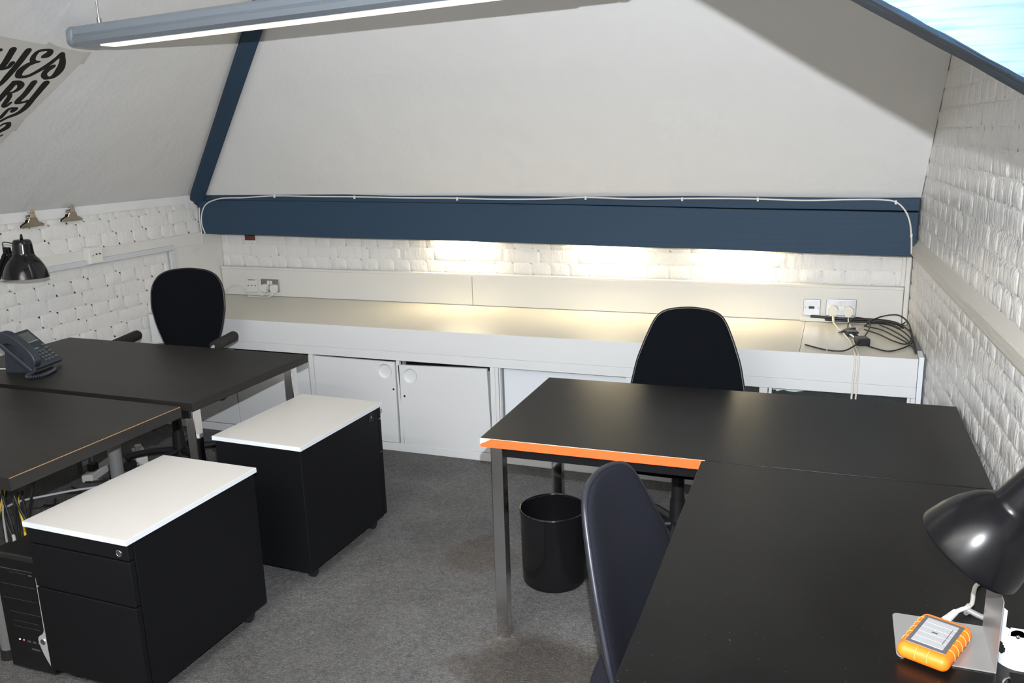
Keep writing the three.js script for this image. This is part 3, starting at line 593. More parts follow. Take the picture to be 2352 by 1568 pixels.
{
  const t = thing('wall_socket_box', 'white surface mounted socket box on the brick wall above the trunking', 'socket box', [XL + 0.008, 1.105, 1.045], Math.PI / 2);
  obj('box', box(-0.046, 0.046, -0.045, 0.045, 0, 0.035, 0.003), M.whitePlastic, t);
  const f = obj('face_plate', box(-0.044, 0.044, -0.043, 0.043, 0.035, 0.042, 0.003), M.whitePlastic, t);
  obj('port', [box(-0.004, 0.008, 0.002, 0.010, 0.0415, 0.0428), box(0.018, 0.030, 0.002, 0.010, 0.0415, 0.0428), box(-0.026, -0.020, -0.003, 0.004, 0.0415, 0.0428)], M.port, f);
  const k = thing('trunking', 'horizontal pale grey trunking along the brick wall under the socket box', 'trunking', [0, 0, 0]);
  obj('horizontal_run', box(XL + 0.0085, XL + 0.026, 1.053, 1.083, 0.425, 2.4, 0.002), M.trunking, k);
  const kv = obj('trunking', box(XL + 0.0085, XL + 0.025, 0.699, 1.052, 0.425, 0.460, 0.002), M.trunking); tag(kv, 'vertical pale grey trunking dropping to the counter behind the armchair', 'trunking');
  const b = obj('wall_box', box(XL + 0.0085, XL + 0.06, 0.698, 0.80, 0.26, 0.42, 0.004), M.board); tag(b, 'white painted box low on the wall behind the armchair', 'box');
}
{
  const t = thing('beam_cable', 'thin white cable clipped along the top of the long blue beam', 'cable');
  const pts = [[-4.205, 1.128], [-4.222, 1.185], [-4.212, 1.255], [-4.174, 1.311], [-4.072, 1.347], [-3.868, 1.355], [-3.637, 1.365], [-3.353, 1.360], [-3.067, 1.357], [-2.729, 1.350], [-2.396, 1.347], [-2.183, 1.341], [-1.875, 1.341], [-1.64, 1.349], [-1.392, 1.340], [-1.125, 1.341], [-0.922, 1.341], [-0.75, 1.338], [-0.525, 1.330], [-0.308, 1.334], [-0.174, 1.332], [-0.12, 1.322], [-0.08, 1.286], [-0.056, 1.238], [-0.042, 1.166], [-0.035, 1.08]];
  obj('lead', wire(pts.map(([x, y]) => [x, y, 0.1545]), 0.0042, 260, 8), M.cable, t);
  obj('second_lead', wire([[-4.226, 1.29, 0.1545], [-4.233, 1.23, 0.156], [-4.231, 1.16, 0.156], [-4.232, 1.10, 0.156], [-4.235, 1.05, 0.17], [-4.234, 1.02, 0.24]], 0.0035, 60, 8), M.cable, t);
  for (const [x, y, h] of [[-3.637, 1.364], [-3.067, 1.356], [-2.396, 1.345], [-1.64, 1.347], [-1.125, 1.339], [-0.75, 1.337], [-0.12, 1.322], [-0.042, 1.166]]) obj('clip', [box(x - 0.005, x + 0.005, y - 0.011, y + 0.008, 0.150, 0.1615, 0.002)], M.whitePlastic, t);
}

// ------------------------------------------------------------------ sockets on the upstand
function plug(parent, x, y, z, m) {
  const p = obj('plug', [new THREE.CylinderGeometry(0.024, 0.026, 0.026, 24).rotateX(Math.PI / 2).scale(0.95, 1, 1).translate(x, y, z + 0.013), box(x - 0.017, x + 0.017, y - 0.031, y - 0.01, z, z + 0.022, 0.004)], m, parent);
  return p;
}
function doubleSocket(label, x0, x1, y0, y1, pm) {
  const t = thing('double_socket', label, 'socket', [0, 0, 0]); const cx = (x0 + x1) / 2, cy = (y0 + y1) / 2;
  obj('plate', box(x0, x1, y0, y1, 0.001, 0.009, 0.003), M.steel, t);
  obj('rocker', [box(cx - 0.019, cx - 0.002, cy + 0.008, cy + 0.034, 0.0085, 0.014, 0.002), box(cx + 0.002, cx + 0.019, cy + 0.008, cy + 0.034, 0.0085, 0.014, 0.002)], M.whitePlastic, t);
  obj('insert', [box(x0 + 0.012, x0 + 0.055, cy - 0.036, cy + 0.008, 0.008, 0.0098), box(x1 - 0.055, x1 - 0.012, cy - 0.036, cy + 0.008, 0.008, 0.0098)], M.whitePlastic, t);
  plug(t, x0 + 0.037, cy - 0.012, 0.0098, pm); plug(t, x1 - 0.036, cy - 0.014, 0.0098, pm);
  return t;
}
{
  doubleSocket('brushed steel double socket with two white plugs at the armchair end of the counter', -3.918, -3.775, 0.727, 0.813, M.whitePlastic);
  const t = thing('data_socket', 'white data socket plate beside the steel double socket near the armchair', 'data socket', [0, 0, 0]);
  const p = obj('plate', box(-4.036, -3.950, 0.722, 0.806, 0.001, 0.010, 0.003), M.whitePlastic, t);
  obj('port', [box(-4.026, -4.016, 0.763, 0.771, 0.0095, 0.0108), box(-3.998, -3.988, 0.763, 0.771, 0.0095, 0.0108), box(-3.970, -3.960, 0.763, 0.771, 0.0095, 0.0108), box(-4.02, -3.966, 0.8025, 0.8065, 0.002, 0.0106)], M.silverDark, p);
  const l = thing('plug_lead', 'thin white leads drooping from the plugs at the armchair end', 'cable', [0, 0, 0]);
  obj('lead', wire([[-3.881, 0.732, 0.03], [-3.885, 0.712, 0.035], [-3.93, 0.7015, 0.04], [-4.0, 0.7015, 0.03], [-4.045, 0.72, 0.015], [-4.07, 0.752, 0.010], [-4.12, 0.768, 0.010], [-4.17, 0.752, 0.015], [-4.22, 0.715, 0.03]], 0.003, 80), M.cable, l);
  obj('lead', wire([[-3.811, 0.730, 0.03], [-3.82, 0.710, 0.04], [-3.88, 0.7012, 0.06], [-3.95, 0.7012, 0.05], [-4.0, 0.7012, 0.05]], 0.003, 60), M.cable, l);

  const d = thing('data_socket', 'brushed steel data plate with dark port near the gable wall', 'data socket', [0, 0, 0]);
  const dp = obj('plate', box(-0.514, -0.430, 0.728, 0.812, 0.002, 0.009, 0.003), M.steel, d);
  obj('port', box(-0.487, -0.459, 0.764, 0.777, 0.0085, 0.0105), M.port, dp);
  obj('screw', [cyl([-0.504, 0.770, 0.009], [-0.504, 0.770, 0.0098], 0.003), cyl([-0.440, 0.770, 0.009], [-0.440, 0.770, 0.0098], 0.003)], M.silverDark, dp);
  doubleSocket('brushed steel double socket with two cream plugs beside the black cable tangle', -0.404, -0.258, 0.732, 0.818, M.creamPlastic);
  const w = thing('plug_lead', 'pair of cream plug leads running over the counter edge near the gable wall', 'cable', [0, 0, 0]);
  obj('lead', wire([[-0.367, 0.735, 0.022], [-0.366, 0.715, 0.05], [-0.352, 0.7022, 0.10], [-0.312, 0.7016, 0.29], [-0.284, 0.7016, 0.46], [-0.272, 0.7016, 0.62], [-0.268, 0.7014, 0.680], [-0.267, 0.694, 0.6965], [-0.266, 0.66, 0.697], [-0.269, 0.55, 0.700], [-0.272, 0.40, 0.71], [-0.27, 0.2, 0.72]], 0.0042, 160), M.creamPlastic, w);
  obj('lead', wire([[-0.294, 0.735, 0.022], [-0.292, 0.712, 0.05], [-0.280, 0.7018, 0.12], [-0.277, 0.7018, 0.24], [-0.270, 0.7016, 0.44], [-0.258, 0.7016, 0.62], [-0.254, 0.7014, 0.680], [-0.252, 0.694, 0.6965], [-0.251, 0.66, 0.697], [-0.252, 0.55, 0.700], [-0.255, 0.40, 0.71], [-0.253, 0.2, 0.72]], 0.0036, 160), M.creamPlastic, w);
  obj('sleeve', [cyl([-0.367, 0.738, 0.02], [-0.362, 0.708, 0.07], 0.007, 0.005)], M.creamPlastic, w);
  const m = obj('mini_trunking', box(-0.525, -0.20, 0.699, 0.719, 0.002, 0.020, 0.002), M.whitePlastic); tag(m, 'short white trunking lying under the steel data plate', 'trunking');
}
// black cable tangle
{
  const t = thing('cable_tangle', 'tangle of black cables on the counter by the gable wall', 'cables', [0, 0, 0]);
  const y = 0.7015;
  const loops = [
    [[-0.479, y, 0.553], [-0.43, y, 0.60], [-0.383, y, 0.635], [-0.319, y + 0.001, 0.640], [-0.262, y + 0.012, 0.55], [-0.215, y + 0.02, 0.35], [-0.195, y + 0.025, 0.16], [-0.21, y + 0.03, 0.06], [-0.255, y + 0.035, 0.05], [-0.288, y + 0.03, 0.14], [-0.295, y + 0.02, 0.26], [-0.262, y + 0.012, 0.42]],
    [[-0.235, y, 0.47], [-0.19, y, 0.54], [-0.131, y, 0.592], [-0.07, y + 0.002, 0.53], [-0.023, y + 0.005, 0.42], [-0.016, y + 0.02, 0.26], [-0.03, y + 0.045, 0.12], [-0.07, y + 0.055, 0.04], [-0.13, y + 0.045, 0.035], [-0.18, y + 0.03, 0.07], [-0.22, y + 0.015, 0.16]],
    [[-0.20, y + 0.02, 0.12], [-0.14, y + 0.03, 0.10], [-0.08, y + 0.022, 0.17], [-0.032, y + 0.01, 0.30], [-0.020, y + 0.004, 0.44], [-0.016, y + 0.002, 0.56]],
    [[-0.21, y + 0.012, 0.15], [-0.15, y + 0.012, 0.20], [-0.09, y + 0.01, 0.33], [-0.048, y + 0.005, 0.42], [-0.027, y + 0.004, 0.50], [-0.018, y + 0.002, 0.60]],
    [[-0.19, y + 0.025, 0.08], [-0.12, y + 0.03, 0.09], [-0.06, y + 0.03, 0.16], [-0.022, y + 0.022, 0.28], [-0.014, y + 0.01, 0.42], [-0.015, y + 0.003, 0.58]],
    [[-0.22, y + 0.008, 0.20], [-0.16, y + 0.006, 0.28], [-0.10, y + 0.004, 0.40], [-0.055, y + 0.003, 0.45], [-0.02, y + 0.006, 0.35], [-0.022, y + 0.02, 0.22]],
    [[-0.15, y + 0.022, 0.14], [-0.09, y + 0.015, 0.24], [-0.045, y + 0.004, 0.34], [-0.026, y + 0.004, 0.5], [-0.02, y + 0.003, 0.62]],
  ];
  for (const l of loops) obj('lead', wire(l, 0.0034, 110), M.cableBlack, t);
  obj('bundle', wire([[-0.47, 0.724, 0.014], [-0.42, 0.7235, 0.018], [-0.36, 0.722, 0.024], [-0.29, 0.7225, 0.030], [-0.20, 0.727, 0.045], [-0.12, 0.727, 0.060], [-0.07, 0.723, 0.09], [-0.045, 0.716, 0.14]], 0.0075, 90), M.cableBlack, t);
  obj('bundle', wire([[-0.40, 0.714, 0.03], [-0.33, 0.712, 0.032], [-0.25, 0.715, 0.05], [-0.17, 0.719, 0.06], [-0.10, 0.717, 0.10], [-0.06, 0.712, 0.16]], 0.006, 70), M.cableBlack, t);
  const hairs = []; for (let k = 0; k < 16; k++) hairs.push(...wire([[-0.07, 0.716, 0.11], [-0.06 + rr(0, 0.01), 0.716 + rr(0, 0.012), 0.12], [-0.05 + rr(0, 0.025), 0.715 + rr(0, 0.03), 0.10 + rr(0, 0.06)]], 0.0008, 6, 4));
  obj('frayed_end', hairs, M.cableBlack, t);
  obj('cable_tie', [tube([[-0.384, y - 0.003, 0.632], [-0.384, y + 0.006, 0.632], [-0.384, y + 0.008, 0.637], [-0.384, y + 0.006, 0.643], [-0.384, y - 0.003, 0.643]], 0.0015, 20, 6), ...wire([[-0.384, y + 0.008, 0.637], [-0.386, y + 0.004, 0.60], [-0.384, y + 0.004, 0.55]], 0.0012, 14, 6)], M.whitePlastic, t);
  const a = thing('mains_adaptor', 'black mains adaptor with clear pins lying among the black cables', 'adaptor', [-0.236, 0.697, 0.47], 0.25);
  obj('body', box(-0.028, 0.028, 0.0, 0.034, -0.035, 0.035, 0.005), M.blackPlastic, a);
  obj('pin', box(-0.022, -0.012, 0.010, 0.020, -0.15, -0.033, 0.002), M.chrome, a); obj('pin', box(0.012, 0.022, 0.010, 0.020, -0.15, -0.033, 0.002), M.chrome, a);
  obj('tip', [box(-0.026, 0.026, 0.004, 0.026, -0.20, -0.145, 0.004), prism([[-0.05, 0], [0.03, 0.01], [0.028, 0.028], [-0.01, 0.022]], 0.02).translate(0, 0.004, -0.23)], M.blackPlastic, a);
}

// ------------------------------------------------------------------ desk telephone
{
  const t = thing('telephone', 'dark grey desk telephone with handset and coiled cord on the wood grained desk', 'telephone', [-3.69, 0.73, 1.953], Math.PI / 2 + 0.2); t.scale.setScalar(0.88);
  // stand is a wedge, face leans back
  obj('stand', prism([[-0.09, 0], [0.075, 0], [0.07, 0.02], [-0.06, 0.115], [-0.075, 0.115]], 0.13).rotateY(-Math.PI / 2).translate(0.065, 0, 0), M.phone, t);
  const body = new THREE.Group(); body.name = 'console'; t.add(body); body.position.set(0, 0.100, 0.0); body.rotation.x = 0.72;
  obj('face', box(-0.115, 0.115, -0.012, 0.012, -0.115, 0.125, 0.008), M.phone, body);
  obj('screen', box(-0.01, 0.095, 0.012, 0.014, -0.095, -0.035, 0.001), M.phoneLight, body);
  obj('screen_strip', [box(-0.01, 0.095, 0.012, 0.0155, -0.034, -0.026, 0.001), box(0.0, 0.05, 0.012, 0.015, 0.012, 0.019, 0.001)], M.screen, body);
  const keys = []; for (let i = 0; i < 3; i++) for (let j = 0; j < 4; j++) keys.push(box(0.006 + i * 0.024, 0.022 + i * 0.024, 0.012, 0.0165, 0.03 + j * 0.02, 0.043 + j * 0.02, 0.002));
  for (let j = 0; j < 5; j++) keys.push(box(0.082, 0.104, 0.012, 0.016, 0.0 + j * 0.022, 0.012 + j * 0.022, 0.002));
  obj('keypad', keys, M.phoneLight, body);
  const hs = new THREE.Group(); hs.name = 'handset'; t.add(hs); hs.position.set(-0.082, 0.118, 0.012); hs.rotation.x = 0.72;
  const sh = new THREE.Shape(); sh.moveTo(-0.118, 0); sh.bezierCurveTo(-0.115, 0.035, -0.08, 0.052, 0, 0.052); sh.bezierCurveTo(0.08, 0.052, 0.115, 0.035, 0.118, 0); sh.lineTo(0.112, -0.012); sh.lineTo(0.068, -0.008); sh.bezierCurveTo(0.055, 0.02, 0.03, 0.026, 0, 0.026); sh.bezierCurveTo(-0.03, 0.026, -0.055, 0.02, -0.068, -0.008); sh.lineTo(-0.112, -0.012); sh.closePath();
  obj('grip', new THREE.ExtrudeGeometry(sh, { depth: 0.036, bevelEnabled: true, bevelSize: 0.006, bevelThickness: 0.006, bevelSegments: 3, curveSegments: 16 }).translate(0, 0, -0.018).rotateY(-Math.PI / 2), M.phone, hs);
  const coil = []; const cp = [[-0.085, 0.04, 0.095], [-0.11, 0.020, 0.11], [-0.15, 0.0105, 0.10], [-0.175, 0.010, 0.13], [-0.15, 0.010, 0.17], [-0.09, 0.010, 0.175], [-0.03, 0.011, 0.16], [0.0, 0.013, 0.135]];
  const cc = new THREE.CatmullRomCurve3(cp.map((p) => V(...p))); const fr = cc.computeFrenetFrames(360, false);
  for (let i = 0; i <= 360; i++) { const p = cc.getPointAt(i / 360), a = i * 0.9; p.addScaledVector(fr.normals[i], Math.cos(a) * 0.0068).addScaledVector(fr.binormals[i], Math.sin(a) * 0.0068); coil.push(p); }
  obj('coiled_cord', new THREE.TubeGeometry(new THREE.CatmullRomCurve3(coil), 900, 0.0026, 5), M.phone, t);
  const w = obj('phone_lead', wire([[-3.785, 0.734, 1.99], [-3.82, 0.734, 2.0], [-3.9, 0.734, 2.01], [-4.0, 0.734, 2.02]], 0.0035, 40), M.cable); tag(w, 'short white lead running from the telephone across the desk', 'cable');
}

// ------------------------------------------------------------------ desk lamps
function shadeGeo(pts, s = 56) { return lathe([...pts, ...pts.slice().reverse().map(([r, y]) => [Math.max(0, r - 0.0015), y - 0.0008])], s); }
const orient = (g, dir, at) => { g.applyQuaternion(new THREE.Quaternion().setFromUnitVectors(V(0, 1, 0), V(...dir).normalize())); return g.translate(...at); };
{
  const B = [-4.0, 0.73, 2.05];
  const t = thing('desk_lamp', 'small black desk lamp with bell shade in front of the left brick wall', 'desk lamp', B);
  const S = [-3.862 - B[0], 1.108 - B[1], 1.765 - B[2]];     // centre of the shade opening
  const sh = obj('shade', orient(shadeGeo([[0.098, 0], [0.0965, 0.006], [0.091, 0.030], [0.081, 0.055], [0.066, 0.080], [0.052, 0.096], [0.047, 0.104], [0.045, 0.112], [0.041, 0.152], [0.038, 0.166], [0.032, 0.173], [0, 0.175]]), [0.02, 1, -0.03], S), M.blackGloss, t);
  obj('cap', orient(lathe([[0, 0.175], [0.007, 0.175], [0.006, 0.188], [0.004, 0.198], [0, 0.198]], 16), [0.02, 1, -0.03], S), M.blackMetal, sh);
  const J = [S[0] - 0.066, S[1] + 0.118, S[2] + 0.02];
  obj('head_joint', [box(J[0] - 0.022, J[0] + 0.016, J[1] - 0.028, J[1] + 0.022, J[2] - 0.008, J[2] + 0.008, 0.003), cyl([J[0], J[1], J[2] - 0.014], [J[0], J[1], J[2] + 0.014], 0.009), cyl([J[0] + 0.012, J[1] - 0.012, J[2]], [S[0] - 0.035, S[1] + 0.11, S[2]], 0.006)], M.blackMetal, t);
  obj('screw', [cyl([J[0] + 0.004, J[1] - 0.012, J[2] + 0.008], [J[0] + 0.004, J[1] - 0.012, J[2] + 0.012], 0.004), cyl([J[0] - 0.012, J[1] - 0.02, J[2] + 0.008], [J[0] - 0.012, J[1] - 0.02, J[2] + 0.012], 0.004)], M.chrome, t);
  const E = [J[0] - 0.125, J[1] - 0.27, J[2] + 0.07];
  obj('upper_arm', [cyl([J[0] - 0.008, J[1] - 0.01, J[2] - 0.01], [E[0] - 0.008, E[1], E[2] - 0.01], 0.0085), cyl([J[0] - 0.008, J[1] - 0.01, J[2] + 0.012], [E[0] - 0.008, E[1], E[2] + 0.012], 0.0085)], M.blackMetal, t);
  obj('lower_arm', [cyl([E[0], E[1], E[2]], [-0.02, 0.03, 0], 0.009)], M.blackMetal, t);
  obj('elbow', cyl([E[0] - 0.008, E[1], E[2] - 0.025], [E[0] - 0.008, E[1], E[2] + 0.025], 0.014), M.blackMetal, t);
  obj('base', lathe([[0, 0], [0.055, 0], [0.055, 0.012], [0.05, 0.018], [0.015, 0.022], [0.012, 0.035], [0, 0.035]], 32), M.blackMetal, t);
  obj('lead', wire([[S[0] - 0.036, S[1] + 0.135, S[2]], [S[0] - 0.048, S[1] + 0.152, S[2]], [J[0] + 0.0, J[1] + 0.045, J[2]], [J[0] - 0.022, J[1] + 0.042, J[2]], [J[0] - 0.024, J[1] + 0.015, J[2]]], 0.0028, 40), M.blackPlastic, t);
}
{
  const up = [-0.057, 0.972, -0.228], rt = [0.934, -0.029, -0.357], fw = [-0.353, -0.233, -0.906];
  const ax = [0, 1, 2].map((i) => rt[i] * 0.465 + up[i] * 0.757 - fw[i] * 0.46);
  const C = [-0.120, 0.927, 3.004];
  const t = thing('desk_lamp', 'large black desk lamp shade hanging over the orange hard drive', 'desk lamp', [0, 0, 0]);
  const sh = obj('shade', orient(shadeGeo([[0.0925, 0], [0.0935, 0.002], [0.0935, 0.005], [0.092, 0.016], [0.087, 0.040], [0.078, 0.066], [0.066, 0.088], [0.054, 0.104], [0.045, 0.112], [0.042, 0.118], [0.041, 0.126], [0.038, 0.200], [0.034, 0.212], [0, 0.216]], 72), ax, C), M.lampBlack, t);
  const N = [0, 1, 2].map((i) => C[i] + ax[i] * 0.17), K = [0, 1, 2].map((i) => N[i] + rt[i] * 0.085 + up[i] * 0.02);
  obj('head_joint', [cyl(N, K, 0.009), ball(...K, 0.018, 16)], M.blackMetal, t);
  const Bp = [-0.022, 0.73, 3.150], E = [0.085, 1.16, 3.34];
  obj('upper_arm', [cyl(K, [E[0] - 0.004, E[1], E[2] - 0.012], 0.007), cyl(K, [E[0] + 0.004, E[1], E[2] + 0.012], 0.007)], M.blackMetal, t);
  obj('elbow', ball(...E, 0.02, 16), M.blackMetal, t);
  obj('lower_arm', [cyl([-0.012, 0.775, 3.150], [E[0] - 0.006, E[1], E[2] - 0.01], 0.0075), cyl([0.004, 0.775, 3.162], [E[0] + 0.006, E[1], E[2] + 0.01], 0.0075)], M.blackMetal, t);
  obj('base', [lathe([[0, 0], [0.05, 0], [0.05, 0.012], [0.045, 0.016], [0, 0.018]], 36).translate(...Bp)], M.blackMetal, t);
  const p = obj('pivot', [box(-0.062, 0.012, 0.752, 0.782, 3.128, 3.164, 0.003), cyl([-0.02, 0.745, 3.15], [-0.02, 0.76, 3.15], 0.012)], M.blackMetal, t);
  obj('bolt', [cyl([-0.044, 0.770, 3.163], [-0.044, 0.770, 3.170], 0.006)], M.chrome, p);
  const spr = []; for (let i = 0; i <= 120; i++) { const a = i * 0.55, q = i / 120; spr.push([-0.072 - q * 0.005 + Math.cos(a) * 0.0075, 0.772 - q * 0.02 + Math.sin(a) * 0.0075, 3.165 + q * 0.075]); }
  obj('spring', [tube(spr, 0.0017, 480, 5), tube([[-0.058, 0.772, 3.15], [-0.066, 0.784, 3.152], [-0.074, 0.778, 3.158], [-0.072, 0.772, 3.165]], 0.002, 24, 6)], M.chrome, t);
}

// ------------------------------------------------------------------ things beside the near lamp
{
  const y0 = 0.73;
  const t = thing('metal_bookend', 'brushed aluminium bookend plate under the orange hard drive', 'bookend', [0, 0, 0]);
  const bp = new THREE.Shape(); const X0 = -0.2245, X1 = -0.0665, Z0 = 2.908, Z1 = 3.060, r = 0.012;
  bp.moveTo(X1, Z0); bp.lineTo(X0 + r, Z0); bp.quadraticCurveTo(X0, Z0, X0, Z0 + r); bp.lineTo(X0, Z1 - r); bp.quadraticCurveTo(X0, Z1, X0 + r, Z1); bp.lineTo(X1, Z1); bp.closePath();
  obj('base_plate', new THREE.ExtrudeGeometry(bp, { depth: 0.0016, bevelEnabled: true, bevelSize: 0.0003, bevelThickness: 0.0003, bevelSegments: 1 }).rotateX(Math.PI / 2).translate(0, y0 + 0.0023, 0), M.alu, t);
  obj('upright_plate', box(X1 - 0.0008, X1 + 0.0010, y0, y0 + 0.14, Z0, Z1, 0.0006), M.alu, t);

  const h = thing('hard_drive', 'orange rubber cased portable hard drive with silver top on the bookend', 'hard drive', [-0.160, y0 + 0.0024, 3.016], -0.40);
  obj('rubber_case', [new RoundedBoxGeometry(0.090, 0.030, 0.146, 6, 0.0145).translate(0, 0.015, 0), new RoundedBoxGeometry(0.082, 0.028, 0.138, 5, 0.012).translate(0, 0.0155, 0)], M.orange, h);
  const rib = []; for (const z of [-0.045, -0.025, -0.005, 0.015, 0.035]) for (const s of [-1, 1]) rib.push(tube([[s * 0.033, 0.0302, z], [s * 0.040, 0.0285, z], [s * 0.0448, 0.021, z], [s * 0.0453, 0.012, z]], 0.0008, 12, 5));
  for (const x of [-0.01, 0.01]) for (const s of [-1, 1]) rib.push(tube([[x, 0.0302, s * 0.06], [x, 0.0285, s * 0.067], [x, 0.021, s * 0.0728], [x, 0.012, s * 0.0733]], 0.0008, 12, 5));
  obj('rib', rib, M.orangeLine, h);
  const pl = obj('top_frame', box(-0.034, 0.034, 0.0295, 0.0312, -0.055, 0.055, 0.001), M.silverDark, h);
  for (let k = 0; k < 5; k++) obj('silver_bar', box(-0.027, 0.027, 0.031, 0.0320, -0.046 + k * 0.0186, -0.029 + k * 0.0186, 0.0004), M.silver, pl);
  obj('mark', [box(-0.006, 0.004, 0.0319, 0.0323, -0.002, 0.003), box(0.02, 0.0212, 0.0319, 0.0323, -0.03, 0.03)], M.silverDark, pl);

  const c = thing('drive_cable', 'white cable plugged into the orange hard drive', 'cable', [0, 0, 0]);
  obj('lead', wire([[-0.117, 0.749, 2.905], [-0.106, 0.750, 2.892], [-0.092, 0.748, 2.875], [-0.080, 0.745, 2.852], [-0.074, 0.742, 2.825], [-0.068, 0.738, 2.790], [-0.055, 0.7345, 2.745], [-0.03, 0.7345, 2.72]], 0.0043, 80), M.cable, c);
  obj('connector', cyl([-0.133, 0.749, 2.935], [-0.114, 0.749, 2.900], 0.008, 0.006), M.whitePlastic, c);

  const n = thing('cable_hook', 'small clear plastic cable hook beside the bookend', 'hook', [-0.083, y0, 2.872], 0.4);
  obj('stem', [...wire([[-0.005, 0.012, -0.004], [0.010, 0.007, 0.010], [0.02, 0.0055, 0.02]], 0.0055, 16, 10)], M.clear, n);
  obj('ring', new THREE.TorusGeometry(0.0095, 0.003, 8, 24).rotateY(0.6).translate(-0.005, 0.0125, -0.004), M.clear, n);

  // white cup shaped holder with cut-away front
  const w = thing('white_holder', 'white plastic curved holder with a round hole beside the bookend', 'holder', [-0.026, y0, 3.005]);
  const R = 0.034, th = 0.0025, pos = [], idx = [], NA = 72, NH = 30, HT = 0.105;
  const hole = (a, q) => Math.hypot((a - 2.72) * R, q - 0.030) < 0.012;
  const cut = (a, q) => q > 0.072 && a > 1.2 && a < 2.55;
  for (const rad of [R, R - th]) for (let j = 0; j <= NH; j++) for (let i = 0; i <= NA; i++) { const a = i / NA * Math.PI * 2; pos.push(Math.cos(a) * rad, HT * j / NH, Math.sin(a) * rad); }
  const id = (k, j, i) => k * (NH + 1) * (NA + 1) + j * (NA + 1) + (i % (NA + 1));
  const solid = (j, i) => { if (j < 0 || j >= NH) return false; const ii = (i + NA) % NA, a = (ii + 0.5) / NA * Math.PI * 2, q = (j + 0.5) / NH * HT; return !hole(a, q) && !cut(a, q) && (a < Math.PI + 0.35 || a > Math.PI * 2 - 0.35); };
  for (let j = 0; j < NH; j++) for (let i = 0; i < NA; i++) {
    if (!solid(j, i)) continue;
    const o = (k, a, b) => id(k, j + a, i + b);
    idx.push(o(0, 0, 0), o(0, 1, 0), o(0, 0, 1), o(0, 0, 1), o(0, 1, 0), o(0, 1, 1)); idx.push(o(1, 0, 0), o(1, 0, 1), o(1, 1, 0), o(1, 0, 1), o(1, 1, 1), o(1, 1, 0));
    const side = (a, b, c2, d) => idx.push(a, b, c2, b, d, c2);
    if (!solid(j + 1, i)) side(o(0, 1, 0), o(1, 1, 0), o(0, 1, 1), o(1, 1, 1));
    if (!solid(j - 1, i)) side(o(0, 0, 1), o(1, 0, 1), o(0, 0, 0), o(1, 0, 0));
    if (!solid(j, i + 1)) side(o(0, 1, 1), o(1, 1, 1), o(0, 0, 1), o(1, 0, 1));
    if (!solid(j, i - 1)) side(o(0, 0, 0), o(1, 0, 0), o(0, 1, 0), o(1, 1, 0));
  }
  const g = new THREE.BufferGeometry(); g.setAttribute('position', new THREE.Float32BufferAttribute(pos, 3)); g.setIndex(idx); const g2 = g.toNonIndexed(); g2.computeVertexNormals();
  obj('cup', g2, M.whiteBright, w);
  obj('hinge_plate', [new THREE.CylinderGeometry(0.014, 0.014, 0.003, 24).rotateX(Math.PI / 2).translate(-0.010, 0.066, 0.0345), box(-0.022, 0.002, 0.066, 0.082, 0.033, 0.036, 0.001)], M.whitePlastic, w);
  obj('screw', ball(-0.010, 0.068, 0.037, 0.004, 12), M.chrome, w);
}

// ------------------------------------------------------------------ computer tower
{
  const t = thing('computer_tower', 'black computer tower with silver curved front strip under the worn desk', 'computer', [-2.752, 0, 2.855], 0.02);
  obj('case', box(-0.092, 0.092, 0.018, 0.425, -0.44, -0.012, 0.004), M.blackPlastic, t);
  const f = obj('front_panel', [box(-0.094, 0.094, 0.014, 0.424, -0.012, 0.006, 0.005)], M.blackGloss, t);
  obj('top_cap', box(-0.095, 0.095, 0.408, 0.432, -0.06, 0.008, 0.006), M.blackPlastic, f);
  obj('drive_bay', [box(-0.078, 0.070, 0.376, 0.3775, 0.006, 0.0075), box(-0.078, 0.070, 0.32, 0.3205, 0.006, 0.0072), box(-0.078, 0.070, 0.27, 0.2705, 0.006, 0.0072), box(-0.06, 0.075, 0.222, 0.2225, 0.006, 0.0072), box(-0.055, 0.06, 0.19, 0.1904, 0.006, 0.0072), box(-0.055, 0.06, 0.17, 0.1704, 0.006, 0.0072), box(-0.03, 0.04, 0.3655, 0.3660, 0.006, 0.0072), box(0.05, 0.066, 0.362, 0.366, 0.006, 0.0076)], M.steel, f);
  const sp = new THREE.Shape(); sp.moveTo(0.084, 0.36); sp.lineTo(0.090, 0.36); sp.lineTo(0.092, 0.04); sp.bezierCurveTo(0.075, 0.06, 0.055, 0.10, 0.050, 0.135); sp.bezierCurveTo(0.050, 0.16, 0.075, 0.15, 0.082, 0.18); sp.closePath();
  obj('silver_strip', new THREE.ExtrudeGeometry(sp, { depth: 0.004, bevelEnabled: true, bevelSize: 0.001, bevelThickness: 0.001, bevelSegments: 2 }).translate(0, 0, 0.005), M.silver, f);
  obj('power_button', cyl([0.071, 0.135, 0.008], [0.071, 0.135, 0.013], 0.010), M.chrome, f);
  obj('indicator_green', box(-0.040, -0.035, 0.120, 0.124, 0.006, 0.0076), M.ledGreen, f); obj('indicator_red', box(-0.022, -0.017, 0.120, 0.124, 0.006, 0.0076), M.ledRed, f);
  obj('port', [box(-0.004, 0.012, 0.118, 0.124, 0.006, 0.0076), box(0.020, 0.034, 0.118, 0.124, 0.006, 0.0076), box(0.042, 0.052, 0.118, 0.124, 0.006, 0.0076), box(0.01, 0.045, 0.092, 0.097, 0.006, 0.0074)], M.steel, f);
  for (const sx of [-1, 1]) for (const sz of [-0.03, -0.40]) obj('foot', cyl([sx * 0.065, 0, sz], [sx * 0.065, 0.02, sz], 0.018), M.blackPlastic, t);
}
